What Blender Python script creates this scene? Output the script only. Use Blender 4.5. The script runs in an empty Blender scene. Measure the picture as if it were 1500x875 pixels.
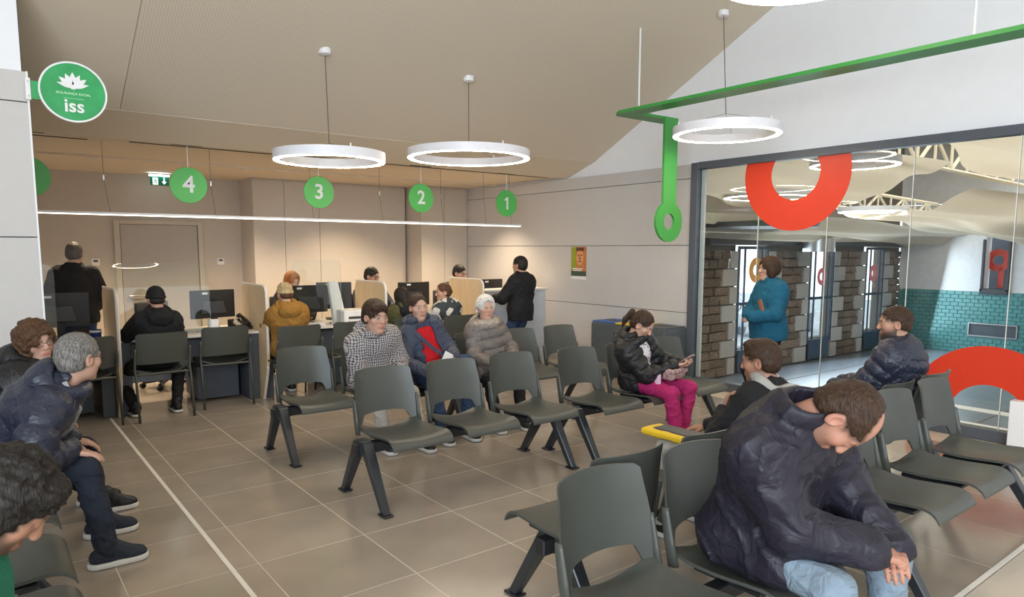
import bpy, bmesh, math, random
import numpy as np
from mathutils import Vector, Matrix
random.seed(7)
RNG = np.random.default_rng(7)
PI = math.pi
SC = bpy.context.scene
COL = SC.collection

# ------------------------------------------------------------------ camera, world, light, exposure
cam_d = bpy.data.cameras.new('camera'); cam = bpy.data.objects.new('camera', cam_d); COL.objects.link(cam)
cam_d.sensor_width = 36.0; cam_d.sensor_fit = 'HORIZONTAL'; cam_d.lens = 1011.05 / 1500 * 36.0
cam_d.shift_y = (479.11 - 437.5) / 1500.0
cam_d.clip_start = 0.05; cam_d.clip_end = 200
PITCH, YAW, ROLL, CAM_H = .111284, .6596075, .00261022, 1.645
_f = Vector((math.sin(YAW) * math.cos(PITCH), math.cos(YAW) * math.cos(PITCH), -math.sin(PITCH)))
_r = Vector((math.cos(YAW), -math.sin(YAW), 0)); _u = _r.cross(_f)
_r2 = _r * math.cos(ROLL) + _u * math.sin(ROLL); _u2 = -_r * math.sin(ROLL) + _u * math.cos(ROLL)
cam.matrix_world = Matrix(((_r2.x, _u2.x, -_f.x, 0), (_r2.y, _u2.y, -_f.y, 0), (_r2.z, _u2.z, -_f.z, CAM_H), (0, 0, 0, 1)))
SC.camera = cam

w = bpy.data.worlds.new('overcast_sky'); SC.world = w; w.use_nodes = True
_bg = w.node_tree.nodes['Background']; _bg.inputs[0].default_value = (.86, .93, 1, 1); _bg.inputs[1].default_value = 2.1
SC.view_settings.view_transform = 'Standard'; SC.view_settings.look = 'None'
SC.view_settings.exposure = 0.38; SC.view_settings.gamma = 1.0
SC.cycles.max_bounces = 7; SC.cycles.diffuse_bounces = 4; SC.cycles.glossy_bounces = 3
SC.cycles.transparent_max_bounces = 12; SC.cycles.transmission_bounces = 4
SC.cycles.sample_clamp_indirect = 4.0; SC.cycles.caustics_reflective = False; SC.cycles.caustics_refractive = False
SC.cycles.use_denoising = True

def area_lamp(name, loc, size, size_y, power, color, target):
    d = bpy.data.lights.new(name, 'AREA'); d.shape = 'RECTANGLE'; d.size = size; d.size_y = size_y; d.energy = power; d.color = color
    o = bpy.data.objects.new(name, d); COL.objects.link(o); o.location = loc
    o.rotation_euler = (Vector(target) - Vector(loc)).to_track_quat('-Z', 'Y').to_euler()
    return o
# daylight falling in through the wide windows behind the photographer and to the left
area_lamp('rear_window_daylight', (-1.6, -5.7, 3.0), 3.2, 3.0, 130, (.72, .85, 1.0), (3.5, 4, 1.0))
area_lamp('side_window_daylight', (-3.3, -2.7, 2.7), 4.6, 2.8, 400, (.76, .87, 1.0), (6.9, 3.0, 2.6))
# daylight at the tall windows of the hall
area_lamp('hall_window_daylight', (15.0, 7.95, .6), 9.0, 2.2, 190, (.74, .87, 1.0), (14, 1, -.4))
# fill lamp added above the fabric sheets to brighten the hall, no fitting there
area_lamp('hall_fill_lamp', (12.5, 3.0, 4.25), 9.0, 8.0, 480, (1.0, .94, .86), (12.5, 3.0, 0))

# ------------------------------------------------------------------ materials
def new_mat(name):
    m = bpy.data.materials.new(name); m.use_nodes = True
    nt = m.node_tree; return m, nt, nt.nodes['Principled BSDF']
def nd(nt, typ, **kw):
    n = nt.nodes.new(typ)
    for k, v in kw.items():
        if k in n.inputs.keys(): n.inputs[k].default_value = v
        else: setattr(n, k, v)
    return n
def c4(c): return (c[0], c[1], c[2], 1)
def mat(name, col, rough=.5, metal=0, noise=.06, nscale=8, bump=0, bscale=60, rand=0, spec=.5, stretch=None):
    """principled with a gentle colour mottling, optional bump, optional per-object variation"""
    m, nt, b = new_mat(name); L = nt.links
    b.inputs['Roughness'].default_value = rough; b.inputs['Metallic'].default_value = metal
    b.inputs['Specular IOR Level'].default_value = spec
    tc = nd(nt, 'ShaderNodeTexCoord'); vec = tc.outputs['Object']
    if stretch:
        mp = nd(nt, 'ShaderNodeMapping'); mp.inputs['Scale'].default_value = stretch; L.new(vec, mp.inputs[0]); vec = mp.outputs[0]
    nz = nd(nt, 'ShaderNodeTexNoise', Scale=nscale, Detail=4.0); L.new(vec, nz.inputs['Vector'])
    mr = nd(nt, 'ShaderNodeMapRange'); mr.inputs[3].default_value = 1 - noise; mr.inputs[4].default_value = 1 + noise
    mr.inputs[1].default_value = .25; mr.inputs[2].default_value = .75
    L.new(nz.outputs[0], mr.inputs[0]); val = mr.outputs[0]
    if rand:
        oi = nd(nt, 'ShaderNodeObjectInfo'); m2 = nd(nt, 'ShaderNodeMapRange'); m2.inputs[3].default_value = 1 - rand; m2.inputs[4].default_value = 1 + rand
        L.new(oi.outputs['Random'], m2.inputs[0]); mu = nd(nt, 'ShaderNodeMath', operation='MULTIPLY'); L.new(val, mu.inputs[0]); L.new(m2.outputs[0], mu.inputs[1]); val = mu.outputs[0]
    vm = nd(nt, 'ShaderNodeVectorMath', operation='SCALE'); vm.inputs[0].default_value = col[:3]; L.new(val, vm.inputs['Scale'])
    L.new(vm.outputs[0], b.inputs['Base Color'])
    if bump:
        n2 = nd(nt, 'ShaderNodeTexNoise', Scale=bscale, Detail=3.0); L.new(vec, n2.inputs['Vector'])
        bp = nd(nt, 'ShaderNodeBump', Strength=bump, Distance=.01); L.new(n2.outputs[0], bp.inputs['Height']); L.new(bp.outputs[0], b.inputs['Normal'])
    return m
def emit(name, col, s):
    m, nt, b = new_mat(name); b.inputs['Base Color'].default_value = c4(col)
    b.inputs['Emission Color'].default_value = c4(col); b.inputs['Emission Strength'].default_value = s; return m
def glass_mat(name, tint=(.96, .98, .97), refl=1.0, ior=1.45):
    m, nt, b = new_mat(name); nt.nodes.remove(b); L = nt.links
    out = nt.nodes['Material Output']; tr = nd(nt, 'ShaderNodeBsdfTransparent'); tr.inputs[0].default_value = c4(tint)
    gl = nd(nt, 'ShaderNodeBsdfGlossy'); gl.inputs['Roughness'].default_value = .005
    fr = nd(nt, 'ShaderNodeFresnel', IOR=ior); mu = nd(nt, 'ShaderNodeMath', operation='MULTIPLY'); mu.inputs[1].default_value = refl
    L.new(fr.outputs[0], mu.inputs[0]); mx = nd(nt, 'ShaderNodeMixShader'); L.new(mu.outputs[0], mx.inputs[0]); L.new(tr.outputs[0], mx.inputs[1]); L.new(gl.outputs[0], mx.inputs[2])
    L.new(mx.outputs[0], out.inputs[0]); return m
M = {}
M['tile'] = mat('floor_porcelain', (.335, .285, .23), .16, noise=.10, nscale=3.2, rand=.05, bump=.03, bscale=9)
M['grout'] = mat('grout', (.56, .49, .40), .7)
M['whiteline'] = mat('white_inlay', (.78, .74, .67), .5)
M['wall'] = mat('wall_panel_paint', (.56, .54, .52), .55, noise=.015)
M['wall_white'] = mat('white_plaster', (.84, .855, .885), .7, noise=.015)
M['wall_warm'] = mat('warm_grey_wall', (.54, .48, .41), .6, noise=.02)
M['seam'] = mat('panel_seam', (.12, .11, .10), .8)
M['ceil'] = mat('gypsum_ceiling', (.70, .605, .475), .8, noise=.01)
M['dark_slot'] = mat('ceiling_slot', (.05, .045, .04), .7)
M['frame'] = mat('dark_grey_aluminium', (.085, .098, .12), .4, noise=.03)
M['plastic'] = mat('olive_grey_plastic', (.060, .064, .055), .42, noise=.04, bump=.05, bscale=400)
M['black'] = mat('black_metal', (.013, .014, .016), .38)
M['leg'] = mat('dark_leg_metal', (.022, .026, .030), .33)
M['glass'] = glass_mat('clear_glass', (.93, .96, .95), .7)
M['hall_glass'] = glass_mat('hall_window_glass', (.97, .98, .98), .3)
M['acrylic'] = glass_mat('acrylic_screen', (.95, .97, .96), .9)
M['red'] = mat('red_film', (.66, .042, .014), .4, noise=.02)
M['green'] = mat('green_metal', (.045, .30, .055), .4, noise=.03)
M['sign_green'] = mat('sign_green', (.10, .50, .11), .4, noise=.02)
M['white_paint'] = mat('white_paint', (.82, .82, .82), .4, noise=.02)
M['ring_white'] = mat('lamp_white', (.80, .80, .84), .4, noise=.01)
M['ring_glow'] = emit('lamp_diffuser', (1, .85, .66), 34)
M['bar_glow'] = emit('bar_diffuser', (1, .86, .68), 4.5)
M['wood'] = mat('pale_oak', (.70, .52, .31), .45, noise=.10, nscale=3, stretch=(14, 14, 1.2))
M['desk_white'] = mat('white_laminate', (.72, .69, .65), .35)
M['navy'] = mat('navy_grey_laminate', (.075, .088, .11), .45)
M['counter_blue'] = mat('pale_grey_blue_laminate', (.52, .56, .62), .45)
M['monitor'] = mat('black_plastic', (.016, .014, .013), .45)
M['screen_grey'] = mat('dark_grey_plastic', (.05, .05, .052), .4)
M['paper'] = mat('paper', (.82, .81, .79), .7)
M['steel'] = mat('brushed_steel', (.55, .55, .55), .3, metal=.9)
M['blue_cup'] = mat('blue_ceramic', (.02, .04, .20), .3)
M['door_grey'] = mat('grey_door', (.42, .385, .345), .5, noise=.02)
M['black_cable'] = mat('cable', (.10, .09, .085), .6)
M['bin_grey'] = mat('bin_grey_metal', (.09, .105, .115), .45)
M['yellow'] = mat('yellow_plastic', (.80, .52, .02), .45)
M['blue'] = mat('blue_plastic', (.03, .12, .42), .45)

# ------------------------------------------------------------------ mesh helpers
def mk(name, verts, faces, m, parent=None, smooth=False, loc=None):
    me = bpy.data.meshes.new(name); me.from_pydata([tuple(v) for v in verts], [], faces); me.update()
    return link(name, me, m, parent, smooth, loc)
def link(name, me, m, parent=None, smooth=False, loc=None):
    if smooth: me.polygons.foreach_set('use_smooth', [True] * len(me.polygons))
    o = bpy.data.objects.new(name, me); COL.objects.link(o)
    if m is not None:
        for q in (m if isinstance(m, (list, tuple)) else [m]): me.materials.append(q)
    if parent: o.parent = parent
    if loc is not None: o.location = loc
    return o
def tag(o, label=None, cat=None, group=None, kind=None):
    if label: o['label'] = label
    if cat: o['category'] = cat
    if group: o['group'] = group
    if kind: o['kind'] = kind
    return o
def thing(name, label, cat, loc=(0, 0, 0), rz=0, group=None):
    o = bpy.data.objects.new(name, None); COL.objects.link(o); o.location = loc; o.rotation_euler = (0, 0, rz); o.empty_display_size = .1
    return tag(o, label, cat, group)
def bm_box(bm, c, s, bev=0, rot=None, seg=1):
    b2 = bmesh.new(); bmesh.ops.create_cube(b2, size=1)
    bmesh.ops.scale(b2, vec=s, verts=b2.verts)
    if bev: bmesh.ops.bevel(b2, geom=b2.edges[:], offset=bev, segments=seg, affect='EDGES', profile=.5)
    if rot is not None: bmesh.ops.rotate(b2, cent=(0, 0, 0), matrix=rot, verts=b2.verts)
    bmesh.ops.translate(b2, vec=c, verts=b2.verts)
    t = bpy.data.meshes.new('t'); b2.to_mesh(t); b2.free(); bm.from_mesh(t); bpy.data.meshes.remove(t)
def bm_tube(bm, pts, r, n=8, caps=True, closed=False):
    P = [Vector(p) for p in pts]; rs = r if isinstance(r, (list, tuple)) else [r] * len(P)
    rings = []; prev = None; N = len(P)
    for i, p in enumerate(P):
        if closed: t = (P[(i + 1) % N] - P[i - 1])
        else: t = P[min(i + 1, N - 1)] - P[max(i - 1, 0)]
        t.normalize()
        if prev is None:
            a = Vector((0, 0, 1)) if abs(t.z) < .9 else Vector((1, 0, 0)); x = t.cross(a).normalized()
        else:
            x = (prev - t * prev.dot(t)).normalized()
        prev = x; y = t.cross(x)
        rings.append([bm.verts.new(p + (x * math.cos(2 * PI * k / n) + y * math.sin(2 * PI * k / n)) * rs[i]) for k in range(n)])
    for i in range(N if closed else N - 1):
        A = rings[i]; B = rings[(i + 1) % N]
        for k in range(n): bm.faces.new((A[k], A[(k + 1) % n], B[(k + 1) % n], B[k]))
    if caps and not closed:
        bm.faces.new(rings[0][::-1]); bm.faces.new(rings[-1])
def bm_lathe(bm, prof, n=24, cen=(0, 0, 0)):
    """profile of (r, z), closed or open, about z"""
    rings = []
    for r_, z_ in prof:
        rings.append([bm.verts.new((cen[0] + r_ * math.cos(2 * PI * k / n), cen[1] + r_ * math.sin(2 * PI * k / n), cen[2] + z_)) for k in range(n)])
    for i in range(len(rings) - 1):
        for k in range(n): bm.faces.new((rings[i][k], rings[i][(k + 1) % n], rings[i + 1][(k + 1) % n], rings[i + 1][k]))
    return rings
def bm_prism(bm, outline, h0, h1, axis='z'):
    """extrude a 2-D outline between h0 and h1; axis tells which coordinate is the extrusion"""
    def P(a, b, h): return {'z': (a, b, h), 'y': (a, h, b), 'x': (h, a, b)}[axis]
    A = [bm.verts.new(P(a, b, h0)) for a, b in outline]; B = [bm.verts.new(P(a, b, h1)) for a, b in outline]
    n = len(A); bm.faces.new(A[::-1]); bm.faces.new(B)
    for i in range(n): bm.faces.new((A[i], A[(i + 1) % n], B[(i + 1) % n], B[i]))
def bm_ring(bm, ro, ri, h0, h1, n=64, axis='z', a0=0, a1=2 * PI, cen=(0, 0)):
    """flat annulus (full or arc) extruded"""
    full = abs(a1 - a0 - 2 * PI) < 1e-6; K = n if full else n + 1
    def P(r_, a, h):
        x, y = cen[0] + r_ * math.cos(a), cen[1] + r_ * math.sin(a)
        return {'z': (x, y, h), 'y': (x, h, y), 'x': (h, x, y)}[axis]
    R = [[bm.verts.new(P(r_, a0 + (a1 - a0) * k / n, h)) for k in range(K)] for r_, h in ((ro, h0), (ro, h1), (ri, h1), (ri, h0))]
    for j in range(4):
        A, B = R[j], R[(j + 1) % 4]
        for k in range(n): bm.faces.new((A[k], A[(k + 1) % K], B[(k + 1) % K], B[k]))
    if not full:
        bm.faces.new([R[j][0] for j in range(4)]); bm.faces.new([R[j][-1] for j in range(4)][::-1])
def fin(name, bm, m, parent=None, smooth=False, loc=None, norm=True):
    if norm: bmesh.ops.recalc_face_normals(bm, faces=bm.faces)
    me = bpy.data.meshes.new(name); bm.to_mesh(me); bm.free()
    o = link(name, me, m, parent, False, loc)
    if smooth:
        me.polygons.foreach_set('use_smooth', [True] * len(me.polygons))
        try: me.set_sharp_from_angle(angle=math.radians(38))
        except Exception: pass
    return o
def box(name, c, s, m, parent=None, bev=0, rot=None, seg=1, smooth=False):
    bm = bmesh.new(); bm_box(bm, c, s, bev, rot, seg); return fin(name, bm, m, parent, smooth)
def tube(name, pts, r, m, parent=None, n=8, closed=False):
    bm = bmesh.new(); bm_tube(bm, pts, r, n, True, closed); return fin(name, bm, m, parent, True)
def struct(o): o['kind'] = 'structure'; return o
def inst(o, loc, parent=None, rot=None):
    c = o.copy(); COL.objects.link(c); c.location = loc
    if rot is not None: c.rotation_euler = rot
    if parent: c.parent = parent
    return c
def copy_tree(o, parent=None):
    c = o.copy(); COL.objects.link(c)
    if parent: c.parent = parent
    for ch in list(o.children): copy_tree(ch, c)
    return c
def text_obj(name, body, size, m, loc, rot, parent=None, ext=.002, sx=1):
    cu = bpy.data.curves.new(name, 'FONT'); cu.body = body; cu.size = size; cu.extrude = ext; cu.offset = size * .018; cu.align_x = 'CENTER'; cu.align_y = 'CENTER'; cu.resolution_u = 3
    tmp = bpy.data.objects.new('tmp_text', cu); COL.objects.link(tmp); dg = bpy.context.evaluated_depsgraph_get()
    me = bpy.data.meshes.new_from_object(tmp.evaluated_get(dg)); bpy.data.objects.remove(tmp); bpy.data.curves.remove(cu)
    me.materials.clear(); o = link(name, me, m); o.location = loc; o.rotation_euler = rot; o.scale = (sx, 1, 1)
    if parent: o.parent = parent
    return o
FACE_US = (PI / 2, 0, 0)          # text standing up and read from -Y

# ================================================================== SETTING
GX = 6.906          # plane of the right wall and of the glazed partition
YB = 11.3           # back wall
# ---- floor
fl = struct(box('floor', (1.72, 2.6, -.0716), (10.46, 17.6, .14), M['grout']))
T = .604; X0, Y0 = 1.078, 2.958
bm = bmesh.new(); bm_box(bm, (0, 0, 0), (T - .0066, T - .0066, .02), .001)
t0 = fin('floor_tile', bm, M['tile'], fl, loc=(X0 + T / 2, Y0 + T / 2, -.0105))
for i in range(-8, 10):
    for j in range(-3, 12):
        if i == 0 and j == 0: continue
        x = X0 + (i + .5) * T; y = Y0 + (j + .5) * T
        if x + T / 2 > 6.87 or x < -3.5: continue
        inst(t0, (x, y, -.0105), fl)
struct(box('trim_1', (.945, 4.4, .0012), (.024, 6.4, .0024), M['whiteline']))
struct(box('trim_2', (4.6, 1.17, .0012), (4.5, .024, .0024), M['whiteline']))

# ---- right wall: panels proud of a dark backing
wr = struct(box('wall_right', (GX + .09, 7.86, 1.335), (.14, 5.02, 2.68), M['seam']))
for z0, z1 in ((0.0, .872), (.879, 1.701), (1.708, 2.503), (2.510, 2.675)):
    box('wall_panel', (GX + .01, (5.36 + 10.30) / 2, (z0 + z1) / 2), (.022, 4.92, z1 - z0), M['wall'], wr, .002)
# white gable above the panelled wall and above the glass
o = mk('wall_gable', [(GX + .035, y, z) for y, z in ((-6, 2.67), (11.3, 2.67), (11.3, 2.71), (7.6, 2.72), (7.08, 2.91), (.5, 6.28), (-6, 3.0))] +
       [(GX + .16, y, z) for y, z in ((-6, 2.67), (11.3, 2.67), (11.3, 2.71), (7.6, 2.72), (7.08, 2.91), (.5, 6.28), (-6, 3.0))],
       [(0, 1, 2, 3, 4, 5, 6), (13, 12, 11, 10, 9, 8, 7)] + [(i, i + 7, (i + 1) % 7 + 7, (i + 1) % 7) for i in range(7)], M['wall_white']); struct(o)
# ---- left wall piece facing the photographer
wl = struct(box('wall_left', (-1.56, 5.95, 1.9), (3.80, .14, 3.8), M['seam']))
for z0, z1, xe in ((0, .80, .357), (.806, 1.720, .357), (1.727, 2.632, .357), (2.639, 2.838, .357), (2.838, 3.9, .335)):
    box('wall_panel', ((xe - 3.4) / 2, 5.864, (z0 + z1) / 2), (xe + 3.4, .022 if xe > .34 else .012, z1 - z0), M['wall'] if xe > .34 else M['wall_white'], wl, .002)
box('end_trim', (.362, 5.93, 1.42), (.012, .17, 2.84), M['white_paint'], wl)
# ---- back wall, cupboard boxes
wb = struct(box('wall_back', (1.0, YB + .08, 1.36), (12.2, .16, 2.72), M['wall_warm']))
bx1 = struct(box('wall_box_left', (4.64, 10.99, 1.36), (2.58, .62, 2.72), M['wall_warm']))
for xs, xe in ((3.35, 3.822), (3.828, 4.382), (4.388, 5.925)):
    box('wall_panel', ((xs + xe) / 2, 10.672, 1.345), (xe - xs, .018, 2.68), M['wall_warm'], bx1, .002)
bx2 = struct(box('wall_box_right', (6.43, 10.75, 1.36), (.92, 1.08, 2.72), M['wall_warm']))
for xs, xe in ((5.97, 6.424), (6.430, 6.895)):
    box('wall_panel', ((xs + xe) / 2, 10.202, 1.345), (xe - xs, .018, 2.68), M['wall_warm'], bx2, .002)
# ---- door in the back wall
dr = struct(thing('door_1', None, None, (2.18, YB, 0)))
box('door_leaf', (0, -.012, 1.0), (1.03, .03, 1.99), M['door_grey'], dr, .003)
for nm, c, s in (('door_frame', (-.56, -.02, 1.03), (.075, .06, 2.06)), ('door_frame', (.56, -.02, 1.03), (.075, .06, 2.06)), ('door_frame', (0, -.02, 2.03), (1.044, .06, .06))):
    box(nm, c, s, M['wall_warm'], dr, .004)
h = tube('door_handle', [(-.44, -.03, .97), (-.44, -.075, .97), (-.40, -.085, .97), (-.26, -.085, .97)], .011, M['steel'], dr)
box('lock_plate', (-.43, -.03, .90), (.09, .012, .035), M['steel'], dr, .003)
# ---- ceilings
struct(box('ceiling', (2.6, 9.53, 2.76), (8.9, 3.82, .10), M['ceil']))
# sloped perforated ceiling
mp, nt, b = new_mat('perforated_gypsum'); L = nt.links
b.inputs['Roughness'].default_value = .85
tc = nd(nt, 'ShaderNodeTexCoord'); mpg = nd(nt, 'ShaderNodeMapping'); mpg.inputs['Scale'].default_value = (1 / .022,) * 3; L.new(tc.outputs['Object'], mpg.inputs[0])
fr_ = nd(nt, 'ShaderNodeVectorMath', operation='FRACTION'); L.new(mpg.outputs[0], fr_.inputs[0])
sb = nd(nt, 'ShaderNodeVectorMath', operation='SUBTRACT'); sb.inputs[1].default_value = (.5, .5, .5); L.new(fr_.outputs[0], sb.inputs[0])
sx = nd(nt, 'ShaderNodeSeparateXYZ'); L.new(sb.outputs[0], sx.inputs[0])
cx = nd(nt, 'ShaderNodeCombineXYZ'); L.new(sx.outputs[0], cx.inputs[0]); L.new(sx.outputs[1], cx.inputs[1])
ln = nd(nt, 'ShaderNodeVectorMath', operation='LENGTH'); L.new(cx.outputs[0], ln.inputs[0])
lt = nd(nt, 'ShaderNodeMath', operation='LESS_THAN'); lt.inputs[1].default_value = .20; L.new(ln.outputs['Value'], lt.inputs[0])
mxc = nd(nt, 'ShaderNodeMix', data_type='RGBA'); mxc.inputs[6].default_value = (.70, .61, .48, 1); mxc.inputs[7].default_value = (.47, .40, .325, 1)
L.new(lt.outputs[0], mxc.inputs[0]); L.new(mxc.outputs[2], b.inputs['Base Color'])
M['perf'] = mp
ZS = lambda y: 2.865 + .511 * (7.08 - y)
def slab(name, x0, x1, y0, z0, y1, z1, th, m, parent=None):
    v = []
    for t_ in (0, th): v += [(x0, y0, z0 + t_), (x1, y0, z0 + t_), (x1, y1, z1 + t_), (x0, y1, z1 + t_)]
    return mk(name, v, [(0, 3, 2, 1), (4, 5, 6, 7), (0, 1, 5, 4), (1, 2, 6, 5), (2, 3, 7, 6), (3, 0, 4, 7)], m, parent)
cs = struct(slab('ceiling_slope', -3.4, GX + .04, 7.08, 2.885, .5, ZS(.5) + .02, .1, M['ceil']))
slab('gypsum_border', -3.4, 6.94, 7.64, 2.685, 7.085, 2.862, .03, M['ceil'], cs)
# perforated boards and a plain board to the left
slab('ceiling_panel', -3.4, 1.10, 7.075, ZS(7.075), .5, ZS(.5), .015, M['ceil'], cs)
pp = slab('ceiling_panel', 1.104, 6.94, 7.075, ZS(7.075), .5, ZS(.5), .015, M['perf'], cs)
struct(slab('ceiling_slope_rear', -3.4, GX + .04, .5, ZS(.5), -6.0, 3.0, .1, M['ceil']))
# dark linear slots in the low ceiling
box('ceiling_slot', (4.05, 7.93, 2.708), (5.5, .035, .006), M['dark_slot'], bpy.data.objects['ceiling'])
box('ceiling_slot', (.2, 8.02, 2.708), (1.5, .035, .006), M['dark_slot'], bpy.data.objects['ceiling'])
box('ceiling_step', (2.6, 9.35, 2.70), (8.6, .05, .025), M['ceil'], bpy.data.objects['ceiling'])
# ---- rear enclosure (behind the photographer), with real openings
struct(box('wall_rear', (2, -6.05, .55), (11, .1, 1.1), M['wall_white']))
struct(box('wall_side', (-3.45, 2.5, .5), (.1, 17.2, 1.0), M['wall_white']))
struct(box('wall_side_rear', (-3.45, 5.7, 3.4), (.1, 11.4, 4.8), M['wall_white']))
struct(box('wall_right_rear', (GX + .09, -2.2, 1.3), (.14, 7.6, 2.75), M['wall_white']))

# ---- glazed partition
wn = struct(thing('window_1', None, None, (0, 0, 0)))
FY0, FY1 = 5.345, 1.60
box('frame_rail', (GX, (5.245 + 1.67) / 2, 2.643), (.11, 5.245 - 1.67, .082), M['frame'], wn, .003)
box('frame_rail', (GX, (5.245 + 1.67) / 2, .052), (.11, 5.245 - 1.67, .10), M['frame'], wn, .003)
box('frame_post', (GX, 5.295, 1.34), (.11, .10, 2.68), M['frame'], wn, .003)
box('frame_post', (GX, 1.63, 1.34), (.11, .08, 2.68), M['frame'], wn, .003)
box('edge_strip', (GX + .035, 5.215, 1.35), (.03, .055, 2.5), M['white_paint'], wn, .003)
JY = [5.25, 4.445, 3.655, 2.856, 2.035, 1.66]
for a, b_ in zip(JY[:-1], JY[1:]):
    box('glass_pane', (GX, (a + b_) / 2, 1.352), (.012, a - b_ - .006, 2.50), M['glass'], wn)
for y in JY[1:-1]:
    box('joint_seal', (GX, y, 1.352), (.014, .006, 2.50), M['paper'], wn)
# white notice at the right end of the glass
tag(box('notice_post', (6.72, 1.83, .21), (.10, .14, .42), M['white_paint'], None, .004), 'white narrow box standing at the right end of the glass wall', 'box')
# red rings of film on the glass
def decal(name, cy, cz, ro, ri, a0, a1, label):
    bm = bmesh.new(); bm_ring(bm, ro, ri, GX - .0085, GX - .0065, 72, 'x', a0, a1, (cy, cz))
    return tag(fin(name, bm, M['red']), label, 'decal')
th_ = math.asin((2.600 - 2.46) / .60)
bm = bmesh.new()
n = 72
# upper ring is cut by the frame: build it as a clipped annulus
def clipped_ring(cy, cz, ro, ri, zlo, zhi):
    bm = bmesh.new(); bm_ring(bm, ro, ri, GX - .0085, GX - .0065, 96, 'x', 0, 2 * PI, (cy, cz))
    for co, no in (((0, 0, zhi), (0, 0, 1)), ((0, 0, zlo), (0, 0, -1))):
        bmesh.ops.bisect_plane(bm, geom=bm.verts[:] + bm.edges[:] + bm.faces[:], plane_co=co, plane_no=no, clear_outer=True)
    bmesh.ops.holes_fill(bm, edges=bm.edges[:], sides=0)
    return bm
tag(fin('ring_decal', clipped_ring(4.03, 2.455, .60, .275, .1, 2.601), M['red']), 'large red ring sticker cut off by the top rail of the glass wall', 'decal')
tag(fin('ring_decal', clipped_ring(2.125, .18, .645, .305, .103, 2.6), M['red']), 'large red half ring sticker low on the right end of the glass wall', 'decal')

# ---- hall behind the glass (floor lower than ours)
HF = -.9; SY = 8.29; TX = 19.5
M['hall_floor'] = mat('hall_floor_stone', (.22, .25, .30), .22, noise=.12, nscale=1.2)
struct(box('floor_hall', (13.2, 1.7, HF - .06), (12.7, 14, .12), M['hall_floor']))
hfl = bpy.data.objects['floor_hall']
for yy in np.arange(-3.5, 8, 1.2): box('floor_joint', (13.2, yy, HF + .001), (12.5, .02, .004), M['seam'], hfl)
for x_, w_ in ((11.4, .34), (12.6, .28)): struct(box('trim_%d' % (3 if x_ < 12 else 4), (x_, 1.5, HF + .004), (w_, 9.5, .008), M['white_paint']))
struct(box('wall_hall_side', (GX + .09, 1.6, -.46), (.14, 13.8, .88), M['wall_white']))
# stone wall: backing in four piers, rubble stones and pale dressed quoins as pieces
M['mortar'] = mat('mortar', (.20, .17, .14), .9, bump=.4, bscale=30)
M['stone'] = mat('brown_rubble_stone', (.205, .155, .12), .9, noise=.35, nscale=5, bump=.7, bscale=18, rand=.24)
M['quoin'] = mat('pale_granite', (.46, .44, .42), .85, noise=.10, nscale=10, bump=.4, bscale=40, rand=.10)
ws = struct(thing('wall_stone', None, None, (0, 0, 0)))
wins = [(12.15, 13.25), (14.90, 16.00), (17.55, 18.55)]
piers = [(GX + .2, 12.15), (13.25, 14.90), (16.00, 17.55), (18.55, 19.5)]
for a, b_ in piers:
    box('wall_core', ((a + b_) / 2, SY + .13, .6), (b_ - a, .22, 3.0), M['mortar'], ws)
box('wall_core', (13.36, SY + .13, 3.5), (12.2, .22, 2.9), M['mortar'], ws)
for a, b_ in wins: box('wall_core', ((a + b_) / 2, SY + .14, -.64), (b_ - a, .18, .52), M['mortar'], ws)
qm = []
for k in range(6):
    bm = bmesh.new(); bm_box(bm, (0, 0, 0), (1, .14, 1), .03)
    for v in bm.verts:
        v.co.x += random.uniform(-.03, .03); v.co.z += random.uniform(-.04, .04); v.co.y += random.uniform(-.02, .02)
    me = bpy.data.meshes.new('stone'); bm.to_mesh(me); bm.free(); me.materials.append(M['stone']); qm.append(me)
bm = bmesh.new(); bm_box(bm, (0, 0, 0), (1, .16, 1), .025); qme = bpy.data.meshes.new('quoin'); bm.to_mesh(qme); bm.free(); qme.materials.append(M['quoin'])
def piece(name, me, x0, x1, z0, z1, dy=0):
    o = bpy.data.objects.new(name, me); COL.objects.link(o); o.parent = ws
    o.location = ((x0 + x1) / 2, SY + .03 + dy, (z0 + z1) / 2); o.scale = (x1 - x0 - .02, 1, z1 - z0 - .02)
for pi_, (a, b_) in enumerate(piers):
    z = -.88; row = 0
    while z < 1.62:
        hgt = .36
        # quoins beside the windows alternate long and short
        la = (.52 if row % 2 else .27) if pi_ > 0 else 0; lb = (.52 if (row + pi_) % 2 else .27) if pi_ < 3 else 0
        if la: piece('quoin', qme, a, a + la, z, z + hgt, -.01)
        if lb: piece('quoin', qme, b_ - lb, b_, z, z + hgt, -.01)
        xa, xb = a + la, b_ - lb
        if pi_ == 0: xa = max(xa, 10.6)
        zz = z
        for hh in (.19, .17):
            x = xa
            while x < xb - .02:
                ww = random.uniform(.24, .46)
                if xb - (x + ww) < .16: ww = xb - x
                piece('stone', random.choice(qm), x, x + ww, zz, zz + hh, random.uniform(-.03, .02)); x += ww
            zz += hh
        z += hgt; row += 1
M['beam'] = mat('dark_steel_beam', (.06, .065, .075), .5)
tag(box('lintel_beam', (15.2, SY - .12, 1.83), (8.5, .22, .16), M['beam'], None, .01), 'dark steel beam running over the three tall windows', 'beam')
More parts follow.
